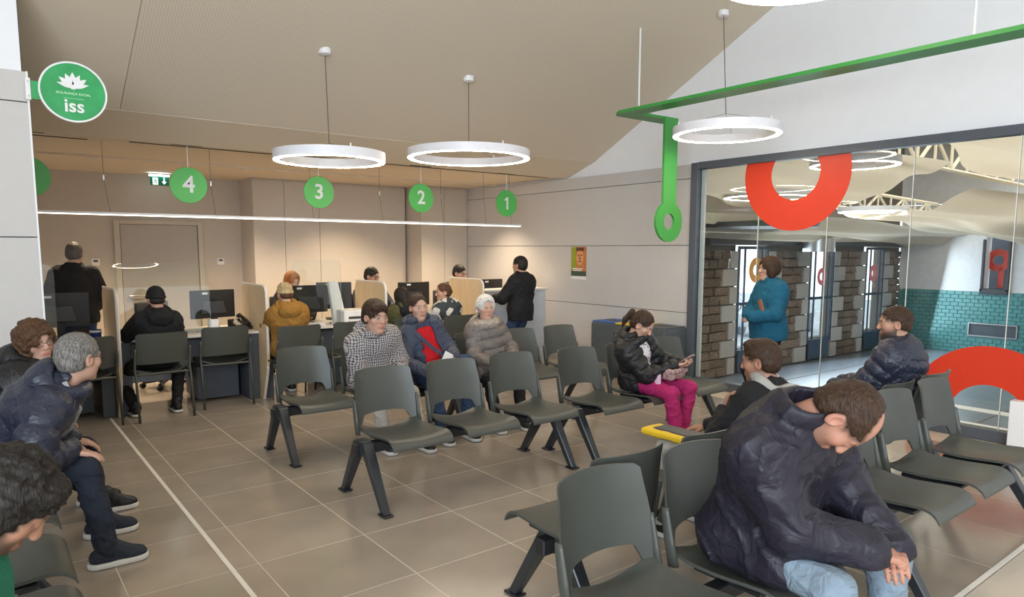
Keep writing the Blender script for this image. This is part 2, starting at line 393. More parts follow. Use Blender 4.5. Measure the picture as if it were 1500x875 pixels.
# pale padstones between beam and drapes
M['winframe'] = mat('window_frame_blue_grey', (.05, .075, .12), .4)
for wi, (a, b_) in enumerate(wins):
    wo = struct(thing('window_%d' % (wi + 2), None, None, ((a + b_) / 2, SY - .045, 0)))
    hw = (b_ - a) / 2
    for x in (-hw + .03, -hw + .24, hw - .26, hw - .05): box('window_frame', (x, 0, .63), (.045 if abs(x) < hw - .1 else .07, .022, 2.2), M['winframe'], wo)
    for z in (1.70, .56, -.42): box('window_frame', (0, 0, z), (b_ - a - .19, .04, .06), M['winframe'], wo)
    box('kick_panel', (0, .002, -.64), (b_ - a - .19, .03, .42), M['winframe'], wo)
    box('pane', (0, .02, .62), (b_ - a - .1, .012, 2.1), M['hall_glass'], wo)
# stickers on the hall windows
M['orange'] = mat('orange_film', (.95, .45, .10), .5); M['pink'] = mat('pink_film', (.85, .25, .28), .5)
for i, (x, z, r_, mm, lb) in enumerate(((12.78, 1.24, .26, 'orange', 'round orange sticker on the left hall window'), (15.42, 1.05, .20, 'pink', 'round pink sticker on the middle hall window'), (17.95, 1.08, .22, 'pink', 'round pink sticker on the right hall window'))):
    bm = bmesh.new(); bm_ring(bm, r_, r_ * .45, SY - .064, SY - .060, 32, 'y', 0, 2 * PI, (x, z)); tag(fin('round_decal', bm, M[mm]), lb, 'decal')
# street outside
M['street'] = mat('street_paving', (.42, .43, .45), .8)
M['house'] = mat('street_facade', (.62, .62, .62), .8, noise=.05)
struct(box('ground_street', (18, 22, HF - .35), (46, 26, .1), M['street']))
# car seen through the middle window
M['car'] = mat('silver_car_paint', (.55, .57, .60), .25, metal=.3)
M['carglass'] = mat('dark_car_glass', (.05, .06, .07), .1)
car = thing('car', 'pale silver car parked in the street beyond the middle hall window', 'car', (21.8, 13.2, HF - .30), math.radians(15))
bm = bmesh.new(); bm_prism(bm, [(-2, .35), (-2.0, .75), (-1.5, .85), (-.9, 1.38), (.6, 1.40), (1.3, .92), (1.95, .78), (2.02, .40)], -.82, .82, 'y'); bmesh.ops.bevel(bm, geom=bm.edges[:], offset=.06, segments=2, affect='EDGES'); fin('car_body', bm, M['car'], car, True)
for s in (-1, 1):
    bm = bmesh.new(); bm_prism(bm, [(-1.3, .88), (-.85, 1.31), (.55, 1.33), (1.1, .90)], .825 * s, .835 * s, 'y'); fin('side_window', bm, M['carglass'], car)
    for x in (-1.25, 1.25):
        bm = bmesh.new(); bm_ring(bm, .33, .02, .70 * s, .84 * s, 20, 'y', 0, 2 * PI, (x, .33)); fin('wheel', bm, M['black'], car)
# teal tiled wall at the far end of the hall, window recess and slot
wt_ = struct(thing('wall_hall', None, None, (0, 0, 0)))
M['teal'] = mat('teal_glazed_tile', (.115, .315, .315), .2, noise=.10, nscale=2.2, rand=.08)
M['teal_grout'] = mat('teal_grout', (.15, .32, .32), .8)
M['hall_white'] = mat('hall_white_plaster', (.80, .79, .80), .7)
box('plaster', (TX + .2, 7.30, 1.72), (.3, 2.0, 2.2), M['hall_white'], wt_)
box('plaster', (TX + .2, .9, 1.72), (.3, 9.85, 2.2), M['hall_white'], wt_)
box('plaster', (TX + .2, 6.07, 2.45), (.3, .5, .95), M['hall_white'], wt_)
box('plaster', (TX + .2, 2.2, 3.85), (.3, 12.6, 2.0), M['hall_white'], wt_)
box('tile_backing', (TX + .2, 2.1, -.14), (.3, 12.4, 1.54), M['teal_grout'], wt_)
V = []; Fc = []
for r_ in range(16):                      # small glazed tiles, too small to pick apart: real geometry joined into one part
    z0_ = -.89 + r_ * .0965; y = 8.27 - (.09 if r_ % 2 else 0)
    while y > 4.0:
        y1_, z1_ = y - .174, z0_ + .0905
        if not (5.50 < (y + y1_) / 2 < 6.60 and -.46 < z0_ + .045 < -.12):
            d = random.uniform(0, .004); n0 = len(V); e_ = .006
            V += [(TX + .05, y, z0_), (TX + .05, y1_, z0_), (TX + .05, y1_, z1_), (TX + .05, y, z1_)]
            V += [(TX + .036 - d, y - e_, z0_ + e_), (TX + .036 - d, y1_ + e_, z0_ + e_), (TX + .036 - d, y1_ + e_, z1_ - e_), (TX + .036 - d, y - e_, z1_ - e_)]
            Fc += [(n0 + 4, n0 + 7, n0 + 6, n0 + 5)] + [(n0 + k, n0 + 4 + k, n0 + 4 + (k + 1) % 4, n0 + (k + 1) % 4) for k in range(4)]
        y -= .18
tag(mk('wall_tiles', V, Fc, M['teal'], wt_), kind='stuff')
box('slot_recess', (TX + .10, 6.05, -.29), (.12, 1.0, .28), M['frame'], wt_, .005)
for s, c in (((.06, 1.04, .03), (0, 0, .155)), ((.06, 1.04, .03), (0, 0, -.155)), ((.06, .03, .28), (0, .51, 0)), ((.06, .03, .28), (0, -.51, 0))):
    box('slot_frame', (TX + .04, 6.05 + c[1], -.29 + c[2]), s, M['steel'], wt_)
box('opening_sill', (TX + .06, 6.07, .66), (.2, .60, .14), M['beam'], wt_, .01)
for y in (5.80, 6.34): box('opening_jamb', (TX + .06, y, 1.3), (.2, .04, 1.25), M['beam'], wt_)
bm = bmesh.new(); bm_box(bm, (TX + .8, 6.0, 1.3), (.05, 1.4, 1.6)); fin('back_panel', bm, M['frame'], wt_)
bm = bmesh.new(); bm_ring(bm, .27, .12, TX + .30, TX + .33, 32, 'x', 0, 2 * PI, (6.12, 1.42)); bm_box(bm, (TX + .315, 6.05, 1.0), (.03, .12, .5)); tag(fin('red_ring_sign', bm, M['red']), 'small red ring sign in the opening above the teal tiled wall', 'sign')
# draped fabric ceiling of the hall: separate sheets with gaps that show the roof
def fabric(name, col):
    m = mat(name, col, .9, noise=.05, nscale=1.5); nt = m.node_tree; L = nt.links; b = nt.nodes['Principled BSDF']
    tl = nd(nt, 'ShaderNodeBsdfTranslucent'); tl.inputs[0].default_value = c4(col); mx = nd(nt, 'ShaderNodeMixShader'); mx.inputs[0].default_value = .42
    L.new(b.outputs[0], mx.inputs[1]); L.new(tl.outputs[0], mx.inputs[2]); L.new(mx.outputs[0], nt.nodes['Material Output'].inputs[0]); return m
M['drape'] = fabric('cream_fabric', (.68, .61, .50))
M['drape_pink'] = mat('rosy_fabric', (.70, .56, .52), .9, noise=.05, nscale=1.5)
dcl = struct(thing('ceiling_hall', None, None, (0, 0, 0)))
def drape(x0, x1, y0, y1, z00, z01, z10, z11, sag, ph, m, nm='fabric_sheet'):
    nu, nv = 36, 26; V = []; Fc = []
    for i in range(nu + 1):
        for j in range(nv + 1):
            u, v = i / nu, j / nv
            x = x0 + (x1 - x0) * u; y = y0 + (y1 - y0) * v + .22 * math.sin(3.1 * u * PI + ph)
            z = (z00 * (1 - v) + z01 * v) * (1 - u) + (z10 * (1 - v) + z11 * v) * u
            z -= sag * math.sin(PI * v) * (1 + .25 * math.sin(5 * u + ph)); z += .05 * math.sin(11 * v + 5 * u + ph) + .03 * math.sin(23 * v - 3 * u)
            V.append((x, y, z))
    for i in range(nu):
        for j in range(nv):
            a = i * (nv + 1) + j; Fc.append((a, a + 1, a + nv + 2, a + nv + 1))
    return mk(nm, V, Fc, m, dcl, True)
drape(7.0, 19.6, 8.2, 6.75, 2.02, 2.35, 1.78, 2.05, .10, 0, M['drape'])
drape(7.0, 11.3, 6.55, 4.4, 2.50, 3.15, 2.40, 2.95, .16, 1.2, M['drape'])
drape(12.2, 19.6, 6.35, 4.0, 2.42, 2.60, 1.95, 2.15, .22, 2.2, M['drape'])
drape(7.0, 14.0, 4.05, 1.2, 3.25, 3.7, 2.85, 3.2, .30, .4, M['drape'])
drape(14.0, 19.6, 3.6, -2, 2.55, 2.8, 2.2, 2.5, .35, 3.0, M['drape'])
drape(7.0, 14.0, 1.0, -4, 3.7, 3.9, 3.2, 3.4, .3, .4, M['drape'])
drape(7.0, 19.6, 8.2, -4.5, 4.45, 4.75, 4.4, 4.7, .1, .9, M['drape'], 'upper_fabric')
struct(box('ceiling_hall_roof', (13.2, 2, 4.9), (12.8, 14, .1), M['beam']))
struct(box('wall_hall_rear', (13.2, -5, 1.9), (12.8, .1, 6), M['hall_white']))
M['truss'] = mat('pale_truss', (.66, .60, .48), .6)
def truss(p, q, hgt, n, label):
    t = thing('roof_truss', label, 'truss', p); p, q = Vector((0, 0, 0)), Vector(q) - Vector(p)
    up = Vector((0, 0, hgt))
    tube('chord', [p, q], .035, M['truss'], t, 6); tube('chord', [p + up, q + up], .035, M['truss'], t, 6)
    for i in range(n):
        a = p.lerp(q, i / n); b_ = p.lerp(q, (i + 1) / n)
        tube('strut', [a, b_ + up] if i % 2 else [a + up, b_], .028, M['truss'], t, 6)
        tube('strut', [a, a + up], .022, M['truss'], t, 6)
truss((10.6, 4.6, 2.95), (14.2, 4.1, 2.75), .45, 8, 'cream roof truss showing between the fabric sheets nearest the glass')
truss((12.2, 6.6, 2.48), (16.6, 6.35, 2.30), .35, 9, 'cream roof truss low between the far fabric sheets')
truss((8.0, 6.7, 2.62), (11.6, 6.62, 2.5), .3, 7, 'short cream truss in the left gap of the fabric ceiling')
M['fit'] = mat('dark_fitting', (.06, .065, .07), .5)
bm = bmesh.new(); bm_lathe(bm, [(.001, 0), (.95, .02), (1.0, .10), (.001, .16)], 32, (0, 0, 0)); o = fin('ceiling_disc', bm, M['fit'], None, True, (10.9, 7.0, 2.02)); tag(o, 'wide dark disc hanging below the fabric ceiling of the hall', 'fitting')
bm = bmesh.new(); bm_lathe(bm, [(.001, 0), (.34, .0), (.34, .28), (.001, .28)], 24, (0, 0, 0)); o = fin('column_cap', bm, M['steel'], None, True, (14.3, 7.75, 1.62)); tag(o, 'grey round metal cap under the hall beam', 'fitting')
# ================================================================== LAMPS, SIGNS
def ring_lamp(loc, dia, label, cables, canopy=True, group='ring lamps'):
    """hollow ring profile: white shell, glowing underside; cables = list of (top point in world)"""
    t = thing('ring_lamp', label, 'lamp', loc, 0, group)
    R = dia / 2; wd, ht = .058, .078
    bm = bmesh.new()
    prof = [(R, -.0), (R, ht), (R - wd, ht), (R - wd, 0), (R - wd + .006, -.001), (R - wd + .006, .012), (R - .006, .012), (R - .006, -.001), (R, 0)]
    bm_lathe(bm, prof, 72); bmesh.ops.remove_doubles(bm, verts=bm.verts, dist=1e-5); fin('lamp_shell', bm, M['ring_white'], t, True)
    bm = bmesh.new(); bm_lathe(bm, [(R - .007, .010), (R - .007, -.005), (R - wd + .007, -.005), (R - wd + .007, .010)], 72); fin('diffuser', bm, M['ring_glow'], t, True)
    top = Vector(cables) - Vector(loc)
    hub = top * .16 if top.z > .6 else top * .3
    for k in range(3):
        a = 2 * PI * k / 3 + .5; e = Vector(((R - wd / 2) * math.cos(a), (R - wd / 2) * math.sin(a), ht))
        tube('cable', [hub, e], .0016, M['black_cable'], t, 5)
        bm = bmesh.new(); bm_lathe(bm, [(.001, .03), (.007, .03), (.007, 0), (.001, 0)], 8, e); fin('cable_grip', bm, M['white_paint'], t)
    tube('cable', [top, hub], .004, M['black_cable'], t, 6)
    if canopy:
        bm = bmesh.new(); bm_lathe(bm, [(.001, .0), (.055, .0), (.055, -.05), (.02, -.065), (.001, -.065)], 20, top); fin('canopy', bm, M['white_paint'], t, True)
    return t
ring_lamp((2.58, 6.0, 2.43), .98, 'white ring pendant lamp hanging left above sign 3', (2.58, 6.05, 3.42))
ring_lamp((4.10, 6.02, 2.58), 1.26, 'largest white ring pendant lamp hanging above sign 2', (4.12, 6.05, 3.41))
ring_lamp((5.73, 4.07, 2.735), 1.0, 'white ring pendant lamp beside the green hanging pointer', (6.35, 4.6, 4.13))
ring_lamp((4.10, 2.42, 3.31), 1.0, 'white ring pendant lamp cut off by the top edge of the photo', (4.1, 2.42, 5.2))
ring_lamp((2.91, -1.89, 3.0), .95, 'white ring pendant lamp behind the photographer', (2.91, -1.89, 4.9))
ring_lamp((7.75, 3.83, 2.58), .92, 'glowing ring lamp in the hall nearest the top of the red ring sticker', (7.75, 3.83, 3.7), False, 'hall ring lamps')
ring_lamp((9.1, 5.72, 2.40), 1.22, 'glowing ring lamp in the hall seen through the hole of the red ring sticker', (9.1, 5.72, 3.3), False, 'hall ring lamps')
ring_lamp((12.1, 5.64, 2.30), 1.05, 'small glowing ring lamp far back in the hall', (12.1, 5.64, 3.3), False, 'hall ring lamps')

# long pendant light bar over the desks
lb = thing('light_bar', 'long thin white pendant light bar running above the service desks', 'lamp', (3.3, 7.95, 1.985))
box('bar_housing', (0, 0, .012), (6.05, .045, .022), M['white_paint'], lb, .003)
box('bar_diffuser', (0, 0, -.003), (6.0, .034, .008), M['bar_glow'], lb)
for x in (-2.2, -1.2, -.1, .8, 1.7, 2.4, 2.85):
    tube('cable', [(x, 0, .02), (x - .04, 0, .35), (x - .04, 0, .715)], .0022, M['black_cable'], lb, 5)
    box('cable_grip', (x - .04, 0, .36), (.012, .012, .05), M['steel'], lb)
# numbered round signs
NUM = {1: (5.93, 7.78, 2.29), 2: (4.57, 7.80, 2.30), 3: (3.20, 7.78, 2.30), 4: (1.80, 7.78, 2.30), 5: (.43, 7.78, 2.30)}
for k, p in NUM.items():
    s = thing('number_sign', ('round green hanging sign with a white figure %s' % ['', 'one', 'two', 'three', 'four'][k]) if k < 5 else 'round green hanging sign half hidden by the left wall', 'sign', p, 0, 'numbered desk signs')
    bm = bmesh.new(); bm_lathe(bm, [(.001, -.008), (.18, -.008), (.183, 0), (.18, .008), (.001, .008)], 48); bmesh.ops.rotate(bm, cent=(0, 0, 0), matrix=Matrix.Rotation(PI / 2, 3, 'X'), verts=bm.verts)
    fin('sign_disc', bm, M['sign_green'], s, True)
    if k == 1:
        bm = bmesh.new(); bm_prism(bm, [(-.042, .052), (.002, .085), (.022, .085), (.022, -.085), (-.006, -.085), (-.006, .046), (-.030, .030)], -.011, -.007, 'y'); fin('digit', bm, M['white_paint'], s)
    elif k < 5:
        text_obj('digit', str(k), .235, M['white_paint'], (0, -.009, 0), FACE_US, s)
    tube('hanger', [(0, 0, .18), (0, 0, .40)], .004, M['white_paint'], s, 6)
    box('hanger_plate', (0, 0, .402), (.30, .03, .008), M['screen_grey'], s)
# exit sign
ex = thing('exit_sign', 'green emergency exit sign with running figure and arrow near the back wall', 'sign', (2.14, 10.9, 2.60))
M['exit_green'] = mat('exit_green', (.0, .22, .12), .4)
M['exit_white'] = emit('exit_white', (.75, .95, .9), .9)
M['exit_strip'] = emit('exit_light', (.75, .92, 1), 6)
box('sign_plate', (0, 0, 0), (.24, .012, .125), M['exit_green'], ex)
box('light_strip', (0, 0, .075), (.26, .05, .022), M['exit_strip'], ex, .003)
bm = bmesh.new()   # running figure in a doorway and a down arrow
bm_box(bm, (-.055, -.008, -.005), (.068, .004, .098)); fin('pictogram', bm, M['exit_white'], ex)
bm = bmesh.new(); bm_tube(bm, [(-.052, -.011, .030), (-.052, -.011, .034)], .010, 8)
for a, b_ in (((-.052, .018), (-.058, -.012)), ((-.058, -.012), (-.038, -.02)), ((-.038, -.02), (-.04, -.045)), ((-.058, -.012), (-.07, -.03)), ((-.07, -.03), (-.082, -.034)), ((-.052, .012), (-.034, .004)), ((-.052, .012), (-.07, 0))):
    bm_tube(bm, [(a[0], -.011, a[1]), (b_[0], -.011, b_[1])], .0045, 6)
fin('running_figure', bm, M['exit_green'], ex)
bm = bmesh.new(); bm_box(bm, (.058, -.008, .015), (.016, .004, .06)); bm_prism(bm, [(.025, -.008), (.058, -.048), (.091, -.008)], -.010, -.006, 'y'); fin('arrow', bm, M['exit_white'], ex)
tube('hanger', [(0, 0, .08), (0, 0, .11)], .004, M['steel'], ex, 6)
# round crest sign on the end of the left wall
cs_ = thing('round_sign', 'round green sign with white lotus emblem fixed to the left wall end', 'sign', (.625, 5.84, 2.735))
M['sign_film'] = mat('glossy_green_film', (.035, .36, .12), .22, noise=.15, nscale=9, bump=.35, bscale=7)
bm = bmesh.new(); bm_lathe(bm, [(.001, -.014), (.196, -.014), (.196, .014), (.001, .014)], 56); bmesh.ops.rotate(bm, cent=(0, 0, 0), matrix=Matrix.Rotation(PI / 2, 3, 'X'), verts=bm.verts); fin('sign_disc', bm, M['sign_film'], cs_, True)
bm = bmesh.new(); bm_ring(bm, .206, .194, -.017, .017, 56, 'y'); fin('sign_rim', bm, M['white_paint'], cs_, True)
box('bracket', (-.205, 0, -.015), (.10, .016, .12), M['sign_film'], cs_)
box('bracket_plate', (-.262, -.008, -.012), (.03, .022, .145), M['white_paint'], cs_, .003)
for z in (-.06, .035): box('bolt', (-.262, -.021, z), (.010, .006, .010), M['steel'], cs_)
bm = bmesh.new()
for ang, ln_, wd in ((0, .105, .042), (26, .10, .042), (-26, .10, .042), (52, .105, .04), (-52, .105, .04), (74, .10, .028), (-74, .10, .028)):
    a = math.radians(ang); d = Vector((math.sin(a), math.cos(a))); nn = Vector((d.y, -d.x)); o0 = Vector((0, .030))
    pts = [o0 + d * (ln_ * t_) + nn * (wd * .5 * math.sin(PI * min(1, t_ ** .8)) * s) for s, ts in ((1, (0, .25, .5, .75)), (-1, (1, .75, .5, .25))) for t_ in ts]
    bm_prism(bm, [(p.x, p.y) for p in pts], -.0175 - .0003 * abs(ang) / 26, -.014, 'y')
bm_prism(bm, [(.022 * math.cos(2 * PI * k / 14), .034 + .016 * math.sin(2 * PI * k / 14)) for k in range(14)], -.0179, -.014, 'y'); fin('lotus_emblem', bm, M['white_paint'], cs_)
M['sign_pale'] = mat('pale_green_print', (.45, .75, .5), .4)
text_obj('sign_line', 'SEGURANÇA SOCIAL', .022, M['sign_pale'], (0, -.0145, -.012), FACE_US, cs_, .001)
box('sign_rule', (0, -.0145, -.045), (.125, .002, .002), M['sign_pale'], cs_)
text_obj('sign_letters', 'iss', .125, M['white_paint'], (0, -.0145, -.098), FACE_US, cs_, .001)
# green hanging pointer
gp = thing('green_pointer', 'long bent green metal band hung from the ceiling, ending in a ring', 'sign', (0, 0, 0))
bm = bmesh.new()
out = [(5.25, -2.0), (5.25, 5.02), (5.33, 5.13), (6.05, 5.13), (6.05, 4.93), (5.47, 4.93), (5.46, -2.0)]
bm_prism(bm, out, 3.02, 3.05); fin('overhead_band', bm, M['green'], gp)
bm = bmesh.new(); bm_ring(bm, .215, .088, 4.905, 4.935, 56, 'y', 0, 2 * PI, (5.945, 1.95))
pr_ = [(5.84, 3.045), (5.84, 2.145), (6.05, 2.145), (6.05, 3.045)]; bm_prism(bm, pr_, 4.906, 4.934, 'y'); fin('drop_ring', bm, M['green'], gp)
for x, y in ((5.56, 5.03), (5.36, 1.9)): tube('hanging_rod', [(x, y, 3.05), (x, y, ZS(y))], .010, M['white_paint'], gp)

# ================================================================== BEAM SEATING
PM = {}
def grid_solid(name, fx, nu, nv, th_dir, th):
    """closed shell from a surface function fx(u,v) thickened along th_dir"""
    V = []; F = []; W = nv + 1
    for s in (0, 1):
        for i in range(nu + 1):
            for j in range(nv + 1):
                p = Vector(fx(i / nu, j / nv)); V.append(p + Vector(th_dir) * th * s)
    N = (nu + 1) * W
    for i in range(nu):
        for j in range(nv):
            a = i * W + j; q = (a, a + W, a + W + 1, a + 1); F.append(q); F.append(tuple(N + k for k in q[::-1]))
    for i in range(nu):
        for j in (0, nv):
            a = i * W + j; q = (a, a + W, a + W + N, a + N); F.append(q if j else q[::-1])
    for j in range(nv):
        for i in (0, nu):
            a = i * W + j; q = (a, a + 1, a + 1 + N, a + N); F.append(q[::-1] if i else q)
    bm = bmesh.new(); vs = [bm.verts.new(v) for v in V]
    for f in F: bm.faces.new([vs[k] for k in f])
    bmesh.ops.recalc_face_normals(bm, faces=bm.faces)
    me = bpy.data.meshes.new(name); bm.to_mesh(me); bm.free(); me.materials.append(M['plastic'])
    me.polygons.foreach_set('use_smooth', [True] * len(me.polygons))
    try: me.set_sharp_from_angle(angle=math.radians(50))
    except Exception: pass
    return me
def smooth(a, b, x):
    t = min(1, max(0, (x - a) / (b - a))); return t * t * (3 - 2 * t)
SP = [(.245, .452), (.20, .438), (.12, .427), (0, .426), (-.12, .436), (-.20, .442), (-.245, .436), (-.272, .420), (-.285, .400)]
def seat_fx(u, v):
    k = v * (len(SP) - 1); i = min(int(k), len(SP) - 2); f = k - i
    y = SP[i][0] * (1 - f) + SP[i + 1][0] * f; z = SP[i][1] * (1 - f) + SP[i + 1][1] * f
    x = (u - .5) * 2; hw = .228 - .006 * v; c = .05 * math.exp(-(v / .16) ** 2)
    y -= c * (x * x) * .5; z += .014 * abs(x) ** 3 * (1 - smooth(.6, 1, v)) - .012 * (1 - x * x) * math.exp(-((v - .4) / .3) ** 2) - .035 * (1 - x * x) ** 2 * math.exp(-(v / .12) ** 2)
    return (x * hw, y, z)
def back_fx(u, v):
    x = (u - .5) * 2; ax = abs(x)
    zb = .525 - .02 * ax * ax - .105 * smooth(.66, .93, ax); zt = .826 - .006 * ax * ax - .014 * smooth(.90, 1.0, ax) ** 2
    z = zb + (zt - zb) * v
    hz = (z - .42) / .4
    hw = .234 - .022 * smooth(.45, 1, hz)
    y = .262 + .075 * max(0, hz) ** 1.3 - .062 * ax ** 2.2
    return (x * hw, y, z)
PM['seat'] = grid_solid('seat', seat_fx, 16, 22, (0, 0, -1), .014)
PM['backrest'] = grid_solid('backrest', back_fx, 26, 14, (0, 1, 0), .011)
bm = bmesh.new()
bm_tube(bm, [(0, .195, .40), (0, .215, .50), (0, .232, .60), (0, .236, .628)], [.022, .020, .017, .015], 10)
bmesh.ops.scale(bm, vec=(.62, 1.25, 1), verts=bm.verts, space=Matrix.Translation((0, -.215, 0)))
me = bpy.data.meshes.new('upright'); bm.to_mesh(me); bm.free(); me.materials.append(M['plastic']); me.polygons.foreach_set('use_smooth', [True] * len(me.polygons)); PM['upright'] = me
bm = bmesh.new(); bm_box(bm, (0, 0, 0), (.36, .30, .024), .006); me = bpy.data.meshes.new('seat_bracket'); bm.to_mesh(me); bm.free(); me.materials.append(M['black']); PM['bracket'] = me
def leg_mesh(s):
    bm = bmesh.new()
    A = [(-.036, s * .0, .412), (.036, s * .0, .412), (.036, s * .075, .412), (-.036, s * .075, .412)]
    B = [(-.024, s * .268, .012), (.024, s * .268, .012), (.024, s * .322, .012), (-.024, s * .322, .012)]
    va = [bm.verts.new(p) for p in A]; vb = [bm.verts.new(p) for p in B]
    bm.faces.new(va); bm.faces.new(vb[::-1])
    for i in range(4): bm.faces.new((va[i], va[(i + 1) % 4], vb[(i + 1) % 4], vb[i]))
    bmesh.ops.recalc_face_normals(bm, faces=bm.faces); bmesh.ops.bevel(bm, geom=bm.edges[:], offset=.005, segments=1, affect='EDGES')
    me = bpy.data.meshes.new('leg'); bm.to_mesh(me); bm.free(); me.materials.append(M['leg']); return me
PM['leg1'] = leg_mesh(1); PM['leg-1'] = leg_mesh(-1)
bm = bmesh.new(); bm_box(bm, (0, 0, .007), (.07, .095, .014), .005); me = bpy.data.meshes.new('foot_pad'); bm.to_mesh(me); bm.free(); me.materials.append(M['black']); PM['foot'] = me
bm = bmesh.new(); bm_box(bm, (0, 0, .372), (.075, .10, .10), .008); me = bpy.data.meshes.new('hub'); bm.to_mesh(me); bm.free(); me.materials.append(M['leg']); PM['hub'] = me
bm = bmesh.new(); bm_box(bm, (0, 0, 0), (1.74, .062, .07), .005); me = bpy.data.meshes.new('beam'); bm.to_mesh(me); bm.free(); me.materials.append(M['black']); PM['beam'] = me
def pm(name, key, parent, loc=(0, 0, 0)):
    o = bpy.data.objects.new(name, PM[key]); COL.objects.link(o); o.parent = parent; o.location = loc; return o
def bench(x, y, rz, label, seats=3):
    """local: seats face -Y, first leg frame at x=0, seats at .29 + k*.565"""
    t = thing('waiting_bench', label, 'bench', (x, y, 0), rz, 'waiting room beam benches')
    pm('beam', 'beam', t, (.80, 0, .365))
    for k in range(seats):
        sx_ = .29 + .565 * k
        pm('seat', 'seat', t, (sx_, 0, 0)); pm('backrest', 'backrest', t, (sx_, 0, 0)); pm('seat_bracket', 'bracket', t, (sx_, -.01, .40))
        for s in (-1, 1): pm('upright', 'upright', t, (sx_ + s * .238, 0, 0))
    for lx in (0, 1.57):
        pm('hub', 'hub', t, (lx, 0, 0))
        for s in (1, -1):
            lg = pm('leg', 'leg%d' % s, t, (lx, 0, 0)); pm('foot_pad', 'foot', lg, (0, s * .295, 0))
    return t
bench(1.91, 4.03, 0, 'three seat dark plastic beam bench standing empty in the middle of the floor')
bench(3.66, 3.93, 0, 'beam bench with the seated woman in magenta trousers')
bench(1.83, 5.34, 0, 'beam bench with the boy in the tweed jacket and the woman in red')
bench(3.58, 5.34, 0, 'beam bench with the white-haired woman and two empty seats')
bench(1.49, 1.48, 0, 'nearest beam bench, with the man in navy jacket bowing his head')
bench(3.35, 1.49, 0, 'beam bench with three empty seats at the right end, facing the photographer')
bench(3.52, 2.19, PI, 'beam bench back to back behind the bowed man, with the man in the grey hood')
bench(5.45, 2.19, PI, 'beam bench with the man in the dark puffer jacket by the glass')
bench(-.055, 1.76, PI / 2, 'beam bench at lower left with the curly dark-haired youth and empty seats')
bench(-.055, 3.52, PI / 2, 'beam bench on the left with the grey-haired man and the curly-haired woman')

# ================================================================== SERVICE DESKS
DX = [1.03, 2.43, 3.84, 5.26]
def rounded(pts, r, n=5):
    """round the corners of a polygon"""
    out = []; N = len(pts)
    for i in range(N):
        p = Vector(pts[i]); a = Vector(pts[i - 1]) - p; b_ = Vector(pts[(i + 1) % N]) - p
        rr = r[i] if isinstance(r, (list, tuple)) else r
        if rr == 0: out.append(tuple(p)); continue
        a.normalize(); b_.normalize()
        for k in range(n + 1):
            t_ = k / n; q = (p + a * rr) * (1 - t_) ** 2 + p * 2 * t_ * (1 - t_) + (p + b_ * rr) * t_ ** 2; out.append((q.x, q.y))
    return out
for i, x in enumerate(DX):
    lab = ['first', 'second', 'third', 'fourth'][i]
    d = thing('desk_divider', 'pale wooden divider panel between service desks, %s from the left' % lab, 'divider', (x, 0, 0), 0, 'desk dividers')
    bm = bmesh.new(); bm_prism(bm, rounded([(7.40, .42), (7.40, 1.25), (8.22, 1.25), (8.22, .74), (7.72, .74), (7.72, 0), (7.58, 0)], [.2, .11, .11, .02, .02, .0, 0]), -.016, .016, 'x')
    fin('panel', bm, M['wood'], d)
    bm = bmesh.new(); P_ = rounded([(7.40, .42), (7.40, 1.25), (8.22, 1.25)], [.2, .11, .0])
    bm_tube(bm, [(0, 7.582, .002), (0, 7.40 + .02, .36)] + [(0, a - .003, b_ + .003) for a, b_ in P_], .014, 6); fin('edge_band', bm, M['desk_white'], d, True)
for i in range(5):
    xa = ([-.40] + DX)[i] + .02; xb = (DX + [6.62])[i] - .02
    nm = ['5', '4', '3', '2', '1'][i]
    if i == 4: break
    t = thing('service_desk', 'white topped service desk %s' % ['', 'with the man in the black beanie', 'with the person in the mustard coat', 'with the customers in olive and checked coats'][i] if i else 'white topped service desk at the far left beside the wall end', 'desk', ((xa + xb) / 2, 8.05, 0), 0, 'service desks')
    wd = xb - xa
    box('desktop', (0, 0, .742), (wd, .84, .028), M['desk_white'], t, .004)
    box('side_panel', (-wd / 2 + .06, -.02, .364), (.11, .74, .728), M['navy'], t, .004)
    box('side_panel', (wd / 2 - .06, -.02, .364), (.11, .74, .728), M['navy'], t, .004)
    box('modesty_panel', (0, .22, .46), (wd - .24, .02, .50), M['counter_blue'], t)
    box('pedestal', (wd / 2 - .38, .08, .20), (.44, .5, .36), M['navy'], t, .006)
    box('apron', (0, -.36, .715), (wd - .24, .02, .03), M['black'], t)
# raised counter at the right
ct = thing('reception_counter', 'tall pale blue grey counter at the right under sign number 1', 'counter', (6.03, 8.05, 0))
box('front_panel', (0, -.27, .53), (1.24, .03, 1.06), M['counter_blue'], ct, .003)
box('end_panel', (.61, .03, .53), (.03, .6, 1.06), M['counter_blue'], ct, .003)
box('end_panel', (-.61, .03, .53), (.03, .6, 1.06), M['counter_blue'], ct, .003)
box('worktop', (0, 0, 1.075), (1.32, .64, .03), M['desk_white'], ct, .005)
